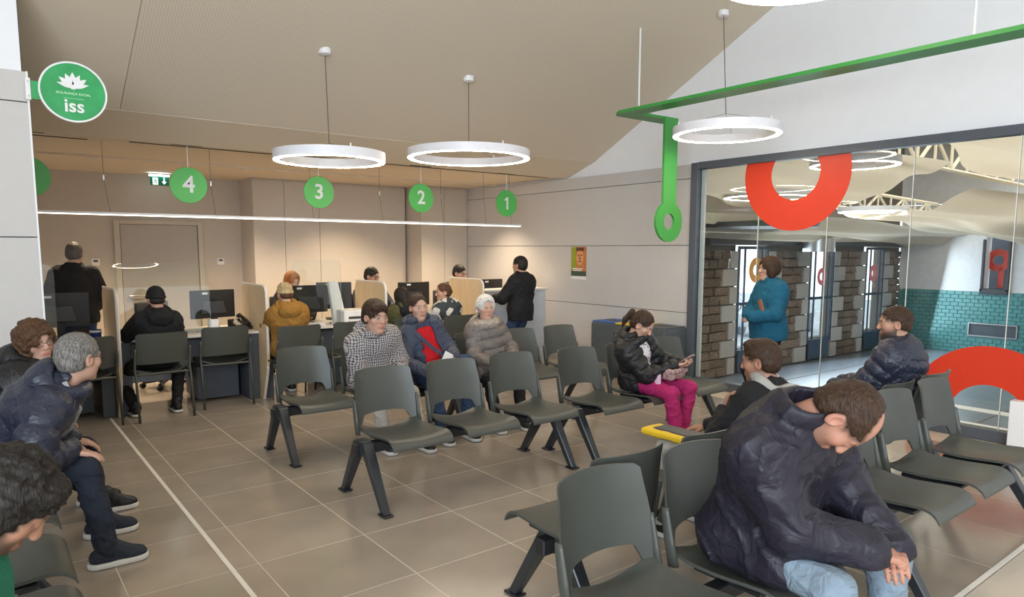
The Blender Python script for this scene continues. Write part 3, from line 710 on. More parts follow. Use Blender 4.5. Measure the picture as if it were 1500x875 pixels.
# monitors: backs face us
def monitor(x, y, z, w_, h_, rz, label, all_in_one=True, lift=.13):
    t = thing('monitor', label, 'monitor', (x, y, z), rz, 'desk monitors')
    box('monitor_back', (0, 0, lift + h_ / 2), (w_, .028, h_), M['monitor'], t, .006)
    bm = bmesh.new(); bm_prism(bm, [(-w_ * .3, lift + .05), (w_ * .3, lift + .05), (w_ * .22, lift + h_ * .6), (-w_ * .22, lift + h_ * .6)], -.035, -.013, 'y'); bmesh.ops.bevel(bm, geom=bm.edges[:], offset=.008, affect='EDGES'); fin('rear_cover', bm, M['screen_grey'], t)
    box('screen', (0, .0155, lift + h_ / 2), (w_ - .03, .003, h_ - .03), M['carglass'], t)
    box('label_sticker', (-w_ * .18, -.016, lift + h_ - .035), (.06, .004, .022), M['paper'], t)
    box('stand_neck', (0, -.02, lift * .6 + .02), (.07, .03, lift * 1.2), M['monitor'], t, .004)
    box('stand_foot', (0, 0, .008), (.22, .18, .016), M['monitor'], t, .005)
    bm = bmesh.new(); bm_ring(bm, .022, .012, -.038, -.035, 20, 'y', 0, 2 * PI, (0, lift + h_ * .66)); fin('round_badge', bm, M['monitor'], t)
    return t
monitor(2.05, 8.05, .756, .50, .31, math.radians(12), 'black monitor seen from behind on the desk under sign 4')
monitor(.62, 7.95, .756, .50, .33, math.radians(-4), 'black monitor seen from behind through the left acrylic screen')
monitor(3.12, 8.05, .756, .54, .33, math.radians(6), 'wide black monitor beside the person in the mustard coat')
monitor(3.62, 8.40, .756, .44, .34, math.radians(-20), 'black monitor turned sideways behind the white board')
monitor(4.72, 8.28, .756, .50, .32, math.radians(4), 'black monitor behind the woman in the checked coat')
monitor(5.92, 8.15, .82, .44, .27, math.radians(3), 'black monitor rising over the tall counter')
# acrylic screens
def screen(x0, x1, y, z0, z1, label, tilt=0, yaw=0):
    t = thing('acrylic_screen', label, 'screen', ((x0 + x1) / 2, y, z0), yaw, 'acrylic desk screens'); w_ = x1 - x0; h_ = z1 - z0
    bm = bmesh.new(); bm_prism(bm, rounded([(-w_ / 2, 0), (w_ / 2, 0), (w_ / 2, h_), (-w_ / 2, h_)], [0, 0, .09, .09]), -.003, .003, 'y')
    bmesh.ops.rotate(bm, cent=(0, 0, 0), matrix=Matrix.Rotation(tilt, 3, 'X'), verts=bm.verts); fin('sheet', bm, M['acrylic'], t)
    for s in (-1, 1): box('clamp', (s * (w_ / 2 - .12), 0, .012), (.05, .05, .024), M['steel'], t, .003)
    return t
screen(1.06, 1.98, 7.86, .756, 1.50, 'clear acrylic screen with rounded corner on the desk under sign 4', math.radians(-5), 0)
screen(-.30, .58, 7.80, .756, 1.50, 'clear acrylic screen on the far left desk')
screen(2.86, 3.46, 7.82, .756, 1.52, 'clear acrylic screen on the desk under sign 3')
# desk things
def phone(x, y, z, rz, label):
    t = thing('desk_phone', label, 'phone', (x, y, z), rz)
    bm = bmesh.new(); bm_prism(bm, [(-.10, 0), (.10, 0), (.10, .03), (-.10, .11)], -.09, .09, 'x'); fin('phone_base', bm, M['monitor'], t)
    bm = bmesh.new(); bm_tube(bm, [(-.055, -.11, .13), (-.055, -.09, .155), (-.055, .05, .085), (-.055, .075, .055)], [.026, .020, .018, .026], 8); fin('handset', bm, M['monitor'], t, True)
    box('keypad', (.035, .0, .073), (.08, .12, .006), M['screen_grey'], t, rot=Matrix.Rotation(-.38, 3, 'X'))
    return t
phone(2.30, 7.92, .756, math.radians(200), 'black desk phone beside the second wooden divider')
def stack(x, y, z, n, w_, d_, label, group=None):
    o = None
    bm = bmesh.new()
    for k in range(n): bm_box(bm, (random.uniform(-.008, .008), random.uniform(-.008, .008), .004 + k * .006), (w_, d_, .005), 0, Matrix.Rotation(random.uniform(-.06, .06), 3, 'Z'))
    o = fin('paper_stack', bm, M['paper'], None, False, (x, y, z)); return tag(o, label, 'papers')
tag(box('document_tray', (1.80, 8.02, .774), (.30, .22, .035), M['desk_white'], None, .004), 'flat white tray in front of the black monitor under sign 4', 'tray')
tag(box('paper_bag', (2.02, 7.93, .82), (.11, .07, .125), M['paper'], None, .012), 'small white paper bag standing under the monitor at sign 4', 'bag')
bm = bmesh.new(); bm_lathe(bm, [(.001, 0), (.048, 0), (.05, .11), (.044, .11), (.042, .01), (.001, .01)], 20)
cu_ = thing('desk_cup', 'dark blue cup on the far left desk', 'cup', (.88, 7.72, .756)); fin('cup_body', bm, M['blue_cup'], cu_, True)
bm = bmesh.new(); bm_lathe(bm, [(.0505, .085), (.0515, .085), (.0515, .105), (.0505, .105)], 20); fin('cup_band', bm, M['paper'], cu_, True)
bm = bmesh.new(); bm_tube(bm, [(.0, -.1, .03), (.06, -.03, .055), (.12, .03, .06), (.16, .12, .03)], [.035, .05, .05, .03], 8); tag(fin('black_glove', bm, M['monitor'], None, True, (.68, 7.82, .77)), 'black crumpled cloth lying beside the blue cup', 'cloth')
# white slanted board and printer on desk 3
wbd = thing('slanted_board', 'white slanted upright board standing on the desk under sign 3', 'board', (3.46, 7.98, .757))
bm = bmesh.new(); bm_prism(bm, [(-.04, 0), (.13, 0), (.02, .50), (-.10, .50)], -.03, .03, 'y'); bmesh.ops.bevel(bm, geom=bm.edges[:], offset=.006, affect='EDGES'); fin('board_body', bm, M['paper'], wbd)
prn = thing('desk_printer', 'low white printer on the desk beside the third divider', 'printer', (3.62, 7.86, .757))
box('printer_body', (0, 0, .08), (.34, .30, .16), M['paper'], prn, .015); box('paper_slot', (0, -.152, .07), (.24, .006, .03), M['screen_grey'], prn); box('output_tray', (0, -.18, .03), (.25, .08, .012), M['desk_white'], prn)
stack(3.05, 7.80, .757, 5, .30, .21, 'stack of white sheets in front of the mustard coat desk')
stack(2.78, 7.74, .757, 3, .21, .30, 'white sheets under the arm of the person in the mustard coat')
stack(1.42, 7.86, .757, 4, .30, .21, 'white sheets in front of the man in the black beanie')
pcu = thing('pen_pot', 'yellow pens in a small pot on the tall counter', 'pot', (6.42, 8.12, 1.091))
bm = bmesh.new(); bm_lathe(bm, [(.001, 0), (.035, 0), (.037, .09), (.031, .09), (.03, .008), (.001, .008)], 16); fin('pot', bm, M['white_paint'], pcu, True)
for k in range(3): tube('pen', [(0, 0, .01), (.025 * math.cos(k * 2.1), .02 * math.sin(k * 2.1), .19)], .006, M['yellow'], pcu, 6)

# visitor chairs (four legs, backs towards us)
def visitor_chair(x, y, rz, label):
    t = thing('visitor_chair', label, 'chair', (x, y, 0), rz, 'visitor chairs at the desks')
    def sfx(u, v): p = seat_fx(u, v); return (p[0] * 1.02, p[1], p[2] + .03)
    if 'vseat' not in PM:
        PM['vseat'] = grid_solid('seat', sfx, 12, 16, (0, 0, -1), .014)
        def bfx(u, v):
            xx = (u - .5) * 2; ax = abs(xx); zb = .545 + .0 * ax; zt = .845 - .02 * smooth(.88, 1, ax) ** 2; z = zb + (zt - zb) * v
            return (xx * .232, .265 + .065 * (z - .5) / .35 - .045 * ax ** 2.2, z)
        PM['vback'] = grid_solid('backrest', bfx, 18, 8, (0, 1, 0), .012)
        for s in (-1, 1):
            bm = bmesh.new(); bm_tube(bm, [(s * .245, .345, .0), (s * .245, .29, .42), (s * .245, .255, .50), (s * .245, .29, .66), (s * .243, .30, .70)], .012, 8)
            me = bpy.data.meshes.new('leg'); bmesh.ops.recalc_face_normals(bm, faces=bm.faces); bm.to_mesh(me); bm.free(); me.materials.append(M['plastic']); me.polygons.foreach_set('use_smooth', [True] * len(me.polygons)); PM['vrl%d' % s] = me
            bm = bmesh.new(); bm_tube(bm, [(s * .255, -.27, 0), (s * .25, -.22, .40), (s * .245, -.17, .452), (s * .245, .10, .452), (s * .245, .285, .45)], .011, 8)
            me = bpy.data.meshes.new('leg'); bmesh.ops.recalc_face_normals(bm, faces=bm.faces); bm.to_mesh(me); bm.free(); me.materials.append(M['black']); me.polygons.foreach_set('use_smooth', [True] * len(me.polygons)); PM['vfl%d' % s] = me
        bm = bmesh.new(); bm_tube(bm, [(-.245, .26, .448), (.245, .26, .448)], .012, 8); me = bpy.data.meshes.new('cross_bar'); bm.to_mesh(me); bm.free(); me.materials.append(M['plastic']); PM['vbar'] = me
    pm('seat', 'vseat', t); pm('backrest', 'vback', t); pm('cross_bar', 'vbar', t)
    for s in (-1, 1): pm('leg', 'vrl%d' % s, t); pm('leg', 'vfl%d' % s, t)
    return t
for x, y, a, lab in ((1.36, 7.56, PI + .06, 'grey visitor chair with the man in the black beanie on it'), (2.03, 7.76, PI - .05, 'empty grey visitor chair pushed up to the desk under sign 4'), (.72, 7.55, PI + .1, 'grey visitor chair at the far left desk behind the grey-haired man'),
                     (2.68, 7.42, PI, 'grey visitor chair with the person in the mustard coat on it'), (3.32, 7.46, PI - .03, 'empty grey visitor chair beside the mustard coat'), (4.05, 7.45, PI + .02, 'grey visitor chair under the customer in olive jacket'), (4.72, 7.40, PI - .04, 'grey visitor chair under the woman in the checked coat')):
    visitor_chair(x, y, a, lab)
# office chairs of the staff side
def office_chair(x, y, rz, label):
    t = thing('office_chair', label, 'chair', (x, y, 0), rz, 'office chairs behind the desks')
    for k in range(5):
        a = 2 * PI * k / 5; tube('base_arm', [(0, 0, .10), (.28 * math.cos(a), .28 * math.sin(a), .07)], .02, M['black'], t, 6)
        bm = bmesh.new(); bm_lathe(bm, [(.001, -.02), (.03, -.02), (.03, .02), (.001, .02)], 14); bmesh.ops.rotate(bm, cent=(0, 0, 0), matrix=Matrix.Rotation(PI / 2, 3, 'X'), verts=bm.verts); fin('castor', bm, M['black'], t, True, (.28 * math.cos(a), .28 * math.sin(a), .031))
    tube('gas_column', [(0, 0, .1), (0, 0, .42)], .028, M['black'], t)
    box('seat_cushion', (0, 0, .455), (.46, .46, .07), M['screen_grey'], t, .03, None, 3, True)
    box('back_cushion', (0, .26, .78), (.42, .06, .48), M['screen_grey'], t, .025, None, 3, True)
    tube('back_post', [(0, .1, .43), (0, .29, .45), (0, .30, .70)], .018, M['black'], t)
office_chair(1.75, 8.98, .4, 'black office chair with castors seen under the desk at sign 4')
office_chair(3.27, 8.95, 0, 'office chair of the ginger clerk under sign 3')
office_chair(4.42, 8.95, .1, 'office chair of the clerk behind the third divider')
office_chair(5.80, 8.95, 0, 'office chair of the clerk behind the fourth divider')

# ================================================================== WALL THINGS
for x, lab in ((1.343, 'white wall thermostat left of the grey door'), (3.022, 'white wall thermostat right of the grey door')):
    t = thing('thermostat', lab, 'thermostat', (x, YB, 1.455)); box('case', (0, -.012, 0), (.10, .024, .10), M['paper'], t, .006); box('display', (0, -.026, .018), (.055, .004, .03), M['screen_grey'], t)
# poster: own procedural picture of flat shapes
po = thing('poster', 'small poster with a smiling face on orange and green, on the right wall', 'poster', (GX - .004, 7.33, 1.48))
def pcol(n, c): M[n] = mat(n, c, .5, noise=.12, nscale=14); return M[n]
box('poster_sheet', (0, 0, 0), (.004, .31, .42), pcol('poster_orange', (.55, .20, .06)), po)
box('poster_field', (-.003, .105, .03), (.002, .10, .36), pcol('poster_green', (.30, .34, .03)), po)
bm = bmesh.new(); bm_prism(bm, [(.075 * math.cos(2 * PI * k / 20) - .03, .11 * math.sin(2 * PI * k / 20) + .055) for k in range(20)], -.0055, -.003, 'x'); fin('printed_face', bm, pcol('poster_skin', (.72, .33, .14)), po)
for y, z, sy, sz in ((-.06, .09, .035, .014), (.0, .085, .035, .014), (-.03, .045, .018, .05), (-.03, .0, .06, .016), (-.03, .175, .16, .05)): box('printed_mark', (-.0065, y, z), (.002, sy, sz), pcol('poster_dark', (.12, .05, .03)), po)
box('printed_band', (-.003, 0, -.175), (.002, .31, .07), pcol('poster_base', (.05, .09, .05)), po)
for z, s in ((-.105, .22), (-.13, .18)): box('printed_line', (-.0065, .02, z), (.002, s, .014), M['paper'], po)
tag(box('poster_margin', (GX - .004, 7.33, 1.245), (.004, .31, .045), M['paper']), 'white paper strip under the small poster', 'paper')
# recycling bins along the right wall
rb = thing('recycling_station', 'dark grey recycling cabinet with blue and yellow lids against the right wall', 'bin', (6.66, 5.97, 0))
box('cabinet', (0, 0, .35), (.42, 1.24, .70), M['bin_grey'], rb, .006)
for i, c in enumerate(('blue', 'yellow', 'bin_grey')):
    box('lid', (0, .41 - .41 * i, .708), (.40, .395, .018), M[c], rb, .004); box('front_door', (-.214, .41 - .41 * i, .35), (.012, .395, .66), M['bin_grey'], rb, .003); box('slot', (0, .41 - .41 * i, .718), (.10, .24, .004), M['black'], rb)
    box('handle_strip', (-.222, .41 - .41 * i + .18, .52), (.008, .018, .2), M['steel'], rb)
# small recessed downlights over the counters
for i, (x, y) in enumerate(((1.2, 9.6), (2.9, 9.6), (4.6, 9.6), (6.25, 8.9))):
    t = thing('downlight', ['recessed downlight over the far left desk', 'recessed downlight over the middle left desk', 'recessed downlight over the middle right desk', 'recessed downlight washing the right wall'][i], 'lamp', (x, y, 2.706), 0, 'recessed downlights')
    bm = bmesh.new(); bm_ring(bm, .055, .042, -.006, .004, 24); fin('trim_ring', bm, M['white_paint'], t)
    d = bpy.data.lights.new('downlight_spot', 'SPOT'); d.energy = 190 if i < 3 else 260; d.color = (1, .78, .54); d.spot_size = math.radians(118); d.spot_blend = .8; d.shadow_soft_size = .05
    o = bpy.data.objects.new('downlight_spot', d); COL.objects.link(o); o.parent = t; o.location = (0, 0, -.02)
    if i == 3: o.rotation_euler = (0, math.radians(14), 0)
# ================================================================== PEOPLE: signed-distance bodies polygonised with surface nets
A_ = lambda *v: np.array(v if len(v) > 1 else v[0], dtype=np.float32)
def smin(a, b, k):
    if k <= 0: return np.minimum(a, b)
    h = np.clip(.5 + .5 * (b - a) / k, 0, 1); return b + (a - b) * h - k * h * (1 - h)
def smax(a, b, k): return -smin(-a, -b, k)
class Sdf:
    def __init__(s): s.ops = []; s.disp = None; s.lo = np.full(3, 1e9); s.hi = np.full(3, -1e9); s.off = 0.0
    def _grow(s, c, r):
        s.lo = np.minimum(s.lo, np.asarray(c) - r); s.hi = np.maximum(s.hi, np.asarray(c) + r)
    def cap(s, a, b, ra, rb=None, k=.02, flat=None, sub=False, puff=None):
        rb = ra if rb is None else rb; a = A_(a); b = A_(b)
        if not sub: s._grow(a, ra * 1.15); s._grow(b, rb * 1.15)
        s.ops.append(('c', a, b, ra, rb, k, flat, sub, puff)); return s
    def ell(s, c, r, rot=None, k=.02, sub=False):
        c = A_(c); r = A_(r)
        if not sub: s._grow(c, float(r.max()))
        s.ops.append(('e', c, r, rot, k, sub)); return s
    def box(s, c, h, rot=None, r=.005, k=.01, sub=False):
        c = A_(c); h = A_(h)
        if not sub: s._grow(c, float(np.linalg.norm(h)))
        s.ops.append(('b', c, h, rot, r, k, sub)); return s
    def tor(s, c, ax, R, r, k=.015, el=1.0, up=None):
        c = A_(c); ax = A_(ax) / np.linalg.norm(ax); s._grow(c, R * max(1, el) + r); s.ops.append(('t', c, ax, R, r, k, el, up)); return s
    def plane(s, p, n, k=.005):            # keep the side opposite to n
        s.ops.append(('p', A_(p), A_(n) / np.linalg.norm(n), k)); return s
    def ev(s, P):
        d = np.full(len(P), 9.0, np.float32)
        for o in s.ops:
            if o[0] == 'c':
                _, a, b, ra, rb, k, flat, sub, puff = o
                Q = P
                ba = b - a; L2 = float(ba @ ba) + 1e-9
                pa = Q - a
                if flat is not None:
                    n, sc = flat; t0 = pa @ n; pa = pa + np.outer(t0 * (1 / sc - 1), n).astype(np.float32)
                t = np.clip(pa @ ba / L2, 0, 1)
                q = np.linalg.norm(pa - t[:, None] * ba, axis=1) - (ra + (rb - ra) * t)
                if flat is not None: q = q * min(1.0, (sc + 1) / 2)
                if puff: q = q - puff[0] * (np.abs(np.sin(PI * (t * math.sqrt(L2)) / puff[1] + puff[2])) ** .55 - .6)
            elif o[0] == 'e':
                _, c, r, rot, k, sub = o; q = P - c
                if rot is not None: q = q @ rot
                k0 = np.linalg.norm(q / r, axis=1); k1 = np.linalg.norm(q / (r * r), axis=1) + 1e-6; q = k0 * (k0 - 1) / k1
            elif o[0] == 'b':
                _, c, h, rot, r, k, sub = o; q = P - c
                if rot is not None: q = q @ rot
                q = np.abs(q) - (h - r); q = np.linalg.norm(np.maximum(q, 0), axis=1) + np.minimum(q.max(1), 0) - r
            elif o[0] == 't':
                _, c, ax, R, r, k, el, up = o; q = P - c; hgt = q @ ax; rad = q - np.outer(hgt, ax)
                if up is not None: tt = rad @ up; rad = rad + np.outer(tt * (1 / el - 1), up)
                q = np.hypot(np.linalg.norm(rad, axis=1) - R, hgt) - r; sub = False
            elif o[0] == 'p':
                _, p, n, k = o; d = smax(d, (P - p) @ n, k); continue
            if sub: d = smax(d, -q, k)
            else: d = smin(d, q.astype(np.float32), k)
        if s.disp is not None: d = d + s.disp(P)
        return d - s.off
CORN = [(i, j, k) for i in (0, 1) for j in (0, 1) for k in (0, 1)]
EDGES = [(a, b) for a in range(8) for b in range(a + 1, 8) if sum(abs(CORN[a][q] - CORN[b][q]) for q in range(3)) == 1]
def polygonise(sdf, h):
    B = 4; lo = sdf.lo - 3 * h - .01; n = np.ceil((sdf.hi + .02 + 3 * h - lo) / (h * B)).astype(int) + 1
    g = [np.arange(n[q]) * h * B + lo[q] + h * B / 2 for q in range(3)]
    G = np.stack(np.meshgrid(*g, indexing='ij'), -1).reshape(-1, 3).astype(np.float32)
    dc = sdf.ev(G).reshape(n)
    act = np.abs(dc) < h * B * .87 * 1.45 + .012
    up = lambda m: np.repeat(np.repeat(np.repeat(m, B, 0), B, 1), B, 2)
    D = np.where(up(dc) < 0, np.float32(-1), np.float32(1))
    am = up(act); idx = np.flatnonzero(am); N = D.shape
    ii = np.stack(np.unravel_index(idx, N), -1)
    D.ravel()[idx] = sdf.ev((ii * h + lo).astype(np.float32))
    I = D < 0; s0 = tuple(slice(0, q - 1) for q in N)
    v = [I[a:N[0] - 1 + a, b:N[1] - 1 + b, c:N[2] - 1 + c] for a, b, c in CORN]
    al = v[0].copy(); an = v[0].copy()
    for q in v[1:]: al &= q; an |= q
    mix = an & ~al; ci = np.argwhere(mix); nc = len(ci)
    if nc == 0: return np.zeros((0, 3)), np.zeros((0, 4), int)
    vals = np.stack([D[ci[:, 0] + a, ci[:, 1] + b, ci[:, 2] + c] for a, b, c in CORN], 1)
    acc = np.zeros((nc, 3)); cnt = np.zeros(nc)
    for a, b in EDGES:
        da, db = vals[:, a], vals[:, b]; m = (da < 0) != (db < 0); t = np.where(m, da / np.where(m, da - db, 1), 0)
        p = np.array(CORN[a])[None] + t[:, None] * (np.array(CORN[b]) - np.array(CORN[a]))[None]; acc += p * m[:, None]; cnt += m
    V = (ci + acc / cnt[:, None]) * h + lo
    im = np.full(mix.shape, -1, np.int64); im[mix] = np.arange(nc); F = []
    for ax in range(3):
        o1, o2 = [(1, 2), (2, 0), (0, 1)][ax]
        sl0 = [slice(0, q) for q in N]; sl1 = [slice(0, q) for q in N]; sl0[ax] = slice(0, N[ax] - 1); sl1[ax] = slice(1, N[ax])
        A, Bv = I[tuple(sl0)], I[tuple(sl1)]; e = np.argwhere(A != Bv)
        if not len(e): continue
        ok = (e[:, o1] > 0) & (e[:, o2] > 0) & (e[:, o1] < N[o1] - 1) & (e[:, o2] < N[o2] - 1); e = e[ok]
        def c(d1, d2):
            q = e.copy(); q[:, o1] -= d1; q[:, o2] -= d2; return im[q[:, 0], q[:, 1], q[:, 2]]
        q = np.stack([c(1, 1), c(0, 1), c(0, 0), c(1, 0)], 1); fl = ~A[e[:, 0], e[:, 1], e[:, 2]]
        q[fl] = q[fl][:, ::-1]; q = q[(q >= 0).all(1)]; F.append(q)
    F = np.concatenate(F); return V, F
def to_obj(name, sdf, h, m, parent, colf=None, smooth_it=1):
    V, F = polygonise(sdf, h)
    if not len(V): return None
    for _ in range(smooth_it):                 # one light Laplacian pass takes the voxel steps out
        ia = np.concatenate([F[:, a] for a in (0, 1, 2, 3, 1, 2, 3, 0)]); ib = np.concatenate([F[:, b] for b in (1, 2, 3, 0, 0, 1, 2, 3)])
        c = np.bincount(ia, minlength=len(V)); S = np.stack([np.bincount(ia, V[ib, q], len(V)) for q in range(3)], 1)
        V = V * .55 + .45 * S / np.maximum(c, 1)[:, None]
    me = bpy.data.meshes.new(name); me.vertices.add(len(V)); me.vertices.foreach_set('co', V.astype(np.float32).ravel())
    me.loops.add(F.size); me.loops.foreach_set('vertex_index', F.astype(np.int32).ravel())
    me.polygons.add(len(F)); me.polygons.foreach_set('loop_start', np.arange(0, F.size, 4, dtype=np.int32))
    try: me.polygons.foreach_set('loop_total', np.full(len(F), 4, np.int32))
    except Exception: pass
    me.update(calc_edges=True); me.validate()
    if colf is not None:
        at = me.color_attributes.new('Col', 'FLOAT_COLOR', 'POINT'); C = colf(V); at.data.foreach_set('color', np.concatenate([C, np.ones((len(C), 1))], 1).astype(np.float32).ravel())
    o = link(name, me, m, parent, True)
    return o
def rot3(yaw, pitch, roll):
    """columns = right, forward, up of a frame that looks along azimuth yaw (deg), pitched down by pitch, tilted by roll"""
    y, p, r = map(math.radians, (yaw, pitch, roll))
    f = np.array([math.cos(y) * math.cos(p), math.sin(y) * math.cos(p), -math.sin(p)]); rt = np.array([math.sin(y), -math.cos(y), 0]); u = np.cross(rt, f)
    rt2 = rt * math.cos(r) + u * math.sin(r); u2 = -rt * math.sin(r) + u * math.cos(r)
    return np.stack([rt2, f, u2], 1).astype(np.float32)
def nz(P, f, seed=0):
    """cheap smooth pseudo noise, about -1..1"""
    x, y, z = P[:, 0] * f + seed * 1.7, P[:, 1] * f + seed * 2.3, P[:, 2] * f + seed * .9
    return (np.sin(x + 1.7 * np.sin(y * .9 + 1.3 * np.sin(z))) + np.sin(y * 1.13 + 1.9 * np.sin(z * .8 + x * .5)) + np.sin(z * 1.21 + 1.5 * np.sin(x * 1.1 + 2))) / 3
def folds(P, f, seed, amp, st):
    """crease-like relief: sharp ridges where the noise crosses zero"""
    r = 1 - np.abs(nz((P * st).astype(np.float32), f, seed)); return -amp * (r ** 5 - .25)
def ik(a, t, l1, l2, pole):
    """two-bone joint position"""
    a, t = np.asarray(a, float), np.asarray(t, float); d = t - a; D = np.linalg.norm(d); mx = (l1 + l2) * .995
    if D > mx: t = a + d / D * mx; d = t - a; D = mx
    u = d / D; x = (l1 * l1 - l2 * l2 + D * D) / (2 * D); hh = math.sqrt(max(1e-6, l1 * l1 - x * x))
    p = np.asarray(pole, float); p = p - u * (p @ u); n_ = np.linalg.norm(p); p = p / n_ if n_ > 1e-6 else np.array([0, 0, 1.])
    return a + u * x + p * hh, t

# ---- cloth and skin materials
def attr_mat(name, rough=.5, bump=.0, bscale=200, sss=.0, spec=.35):
    m, nt, b = new_mat(name); L = nt.links; a = nd(nt, 'ShaderNodeAttribute'); a.attribute_name = 'Col'; L.new(a.outputs['Color'], b.inputs['Base Color'])
    b.inputs['Roughness'].default_value = rough; b.inputs['Specular IOR Level'].default_value = spec
    if bump:
        n2 = nd(nt, 'ShaderNodeTexNoise', Scale=bscale, Detail=3.0); tc = nd(nt, 'ShaderNodeTexCoord'); L.new(tc.outputs['Object'], n2.inputs['Vector']); bp = nd(nt, 'ShaderNodeBump', Strength=bump, Distance=.003); L.new(n2.outputs[0], bp.inputs['Height']); L.new(bp.outputs[0], b.inputs['Normal'])
    return m
M['skin'] = attr_mat('skin', .48, .12, 260)
def cloth(name, col, rough=.75, fold=.5, fscale=14, weave=.15, spec=.3, noise=.08):
    m = mat(name, col, rough, noise=noise, nscale=30, spec=spec); nt = m.node_tree; L = nt.links; b = nt.nodes['Principled BSDF']
    tc = nd(nt, 'ShaderNodeTexCoord'); n1 = nd(nt, 'ShaderNodeTexNoise', Scale=fscale, Detail=2.0, Distortion=1.2); L.new(tc.outputs['Object'], n1.inputs['Vector'])
    n2 = nd(nt, 'ShaderNodeTexNoise', Scale=420.0); L.new(tc.outputs['Object'], n2.inputs['Vector'])
    b1 = nd(nt, 'ShaderNodeBump', Strength=fold, Distance=.02); L.new(n1.outputs[0], b1.inputs['Height'])
    b2 = nd(nt, 'ShaderNodeBump', Strength=weave, Distance=.002); L.new(n2.outputs[0], b2.inputs['Height']); L.new(b1.outputs[0], b2.inputs['Normal']); L.new(b2.outputs[0], b.inputs['Normal'])
    return m
def hair_mat(name, col, col2=None, rough=.52, sc=60, stretch=(1, 1, .16)):
    m, nt, b = new_mat(name); L = nt.links; b.inputs['Roughness'].default_value = rough; b.inputs['Specular IOR Level'].default_value = .22
    tc = nd(nt, 'ShaderNodeTexCoord'); mp = nd(nt, 'ShaderNodeMapping'); mp.inputs['Scale'].default_value = stretch; L.new(tc.outputs['Object'], mp.inputs[0])
    n1 = nd(nt, 'ShaderNodeTexNoise', Scale=sc * 3.0, Detail=3.0, Distortion=.6); L.new(mp.outputs[0], n1.inputs['Vector'])
    rp = nd(nt, 'ShaderNodeMix', data_type='RGBA'); rp.inputs[6].default_value = c4([q * .55 for q in col]); rp.inputs[7].default_value = c4(col2 or [min(1, q * 1.5) for q in col])
    mr = nd(nt, 'ShaderNodeMapRange'); mr.inputs[1].default_value = .35; mr.inputs[2].default_value = .65; L.new(n1.outputs[0], mr.inputs[0]); L.new(mr.outputs[0], rp.inputs[0]); L.new(rp.outputs[2], b.inputs['Base Color'])
    bp = nd(nt, 'ShaderNodeBump', Strength=.7, Distance=.006); L.new(n1.outputs[0], bp.inputs['Height']); L.new(bp.outputs[0], b.inputs['Normal'])
    return m
C_ = {}
C_['navy_shell'] = cloth('navy_shell_cloth', (.014, .0125, .022), .55, .7, 13, .05, .4)
C_['navy_puff'] = cloth('navy_quilted_cloth', (.017, .022, .042), .42, .5, 22, .04, .5)
C_['black_puff'] = cloth('black_quilted_cloth', (.012, .012, .013), .5, .5, 22, .05, .4)
C_['black'] = cloth('black_cloth', (.011, .011, .013), .8, .5)
C_['charcoal'] = cloth('charcoal_cloth', (.030, .030, .032), .85, .5)
C_['jeans'] = cloth('blue_denim', (.030, .055, .12), .8, .6, 18, .3)
C_['dark_jeans'] = cloth('dark_denim', (.015, .020, .034), .8, .6, 18, .3)
C_['light_jeans'] = cloth('light_denim', (.20, .26, .32), .8, .6, 18, .3)
C_['stone_trousers'] = cloth('stone_grey_cotton', (.42, .40, .37), .85, .6, 18, .2)
C_['magenta'] = cloth('magenta_cotton', (.40, .020, .125), .8, .6, 16, .2)
C_['petrol'] = cloth('petrol_blue_wool', (.010, .095, .165), .9, .5, 20, .6)
C_['grey_fleece'] = cloth('grey_jersey', (.36, .35, .33), .9, .5, 20, .3)
C_['taupe'] = cloth('taupe_quilted_cloth', (.135, .115, .105), .45, .5, 22, .05, .5)
C_['fur'] = cloth('grey_beige_fur', (.46, .39, .33), .95, 1.0, 60, 1.0)
C_['mustard'] = cloth('mustard_wool', (.29, .145, .030), .9, .6, 18, .5)
C_['olive'] = cloth('olive_cloth', (.070, .066, .024), .8, .6)
C_['red_knit'] = cloth('red_knit', (.52, .010, .016), .85, .5, 20, .7)
C_['bluegrey'] = cloth('slate_blue_cloth', (.045, .055, .085), .6, .6, 16, .1)
C_['knit_cream'] = cloth('cream_knit', (.48, .36, .20), .95, .8, 70, .9, noise=.35)
C_['green_cloth'] = cloth('green_cloth', (.015, .17, .10), .8, .5)
C_['shirt_grey'] = cloth('grey_shirt', (.16, .17, .175), .85, .4)
C_['lilac'] = cloth('lilac_cloth', (.62, .42, .56), .8, .6, 20, .2)
C_['shoe_black'] = cloth('black_leather', (.014, .014, .016), .4, .3)
C_['shoe_navy'] = cloth('navy_canvas', (.020, .026, .040), .7, .3)
C_['shoe_brown'] = cloth('brown_leather', (.22, .085, .035), .5, .3)
C_['sole'] = mat('white_rubber', (.62, .61, .58), .6); C_['sole_dark'] = mat('dark_rubber', (.02, .02, .02), .6)
C_['eyewhite'] = mat('eye_white', (.70, .66, .62), .2); C_['iris'] = mat('dark_iris', (.018, .012, .010), .15)
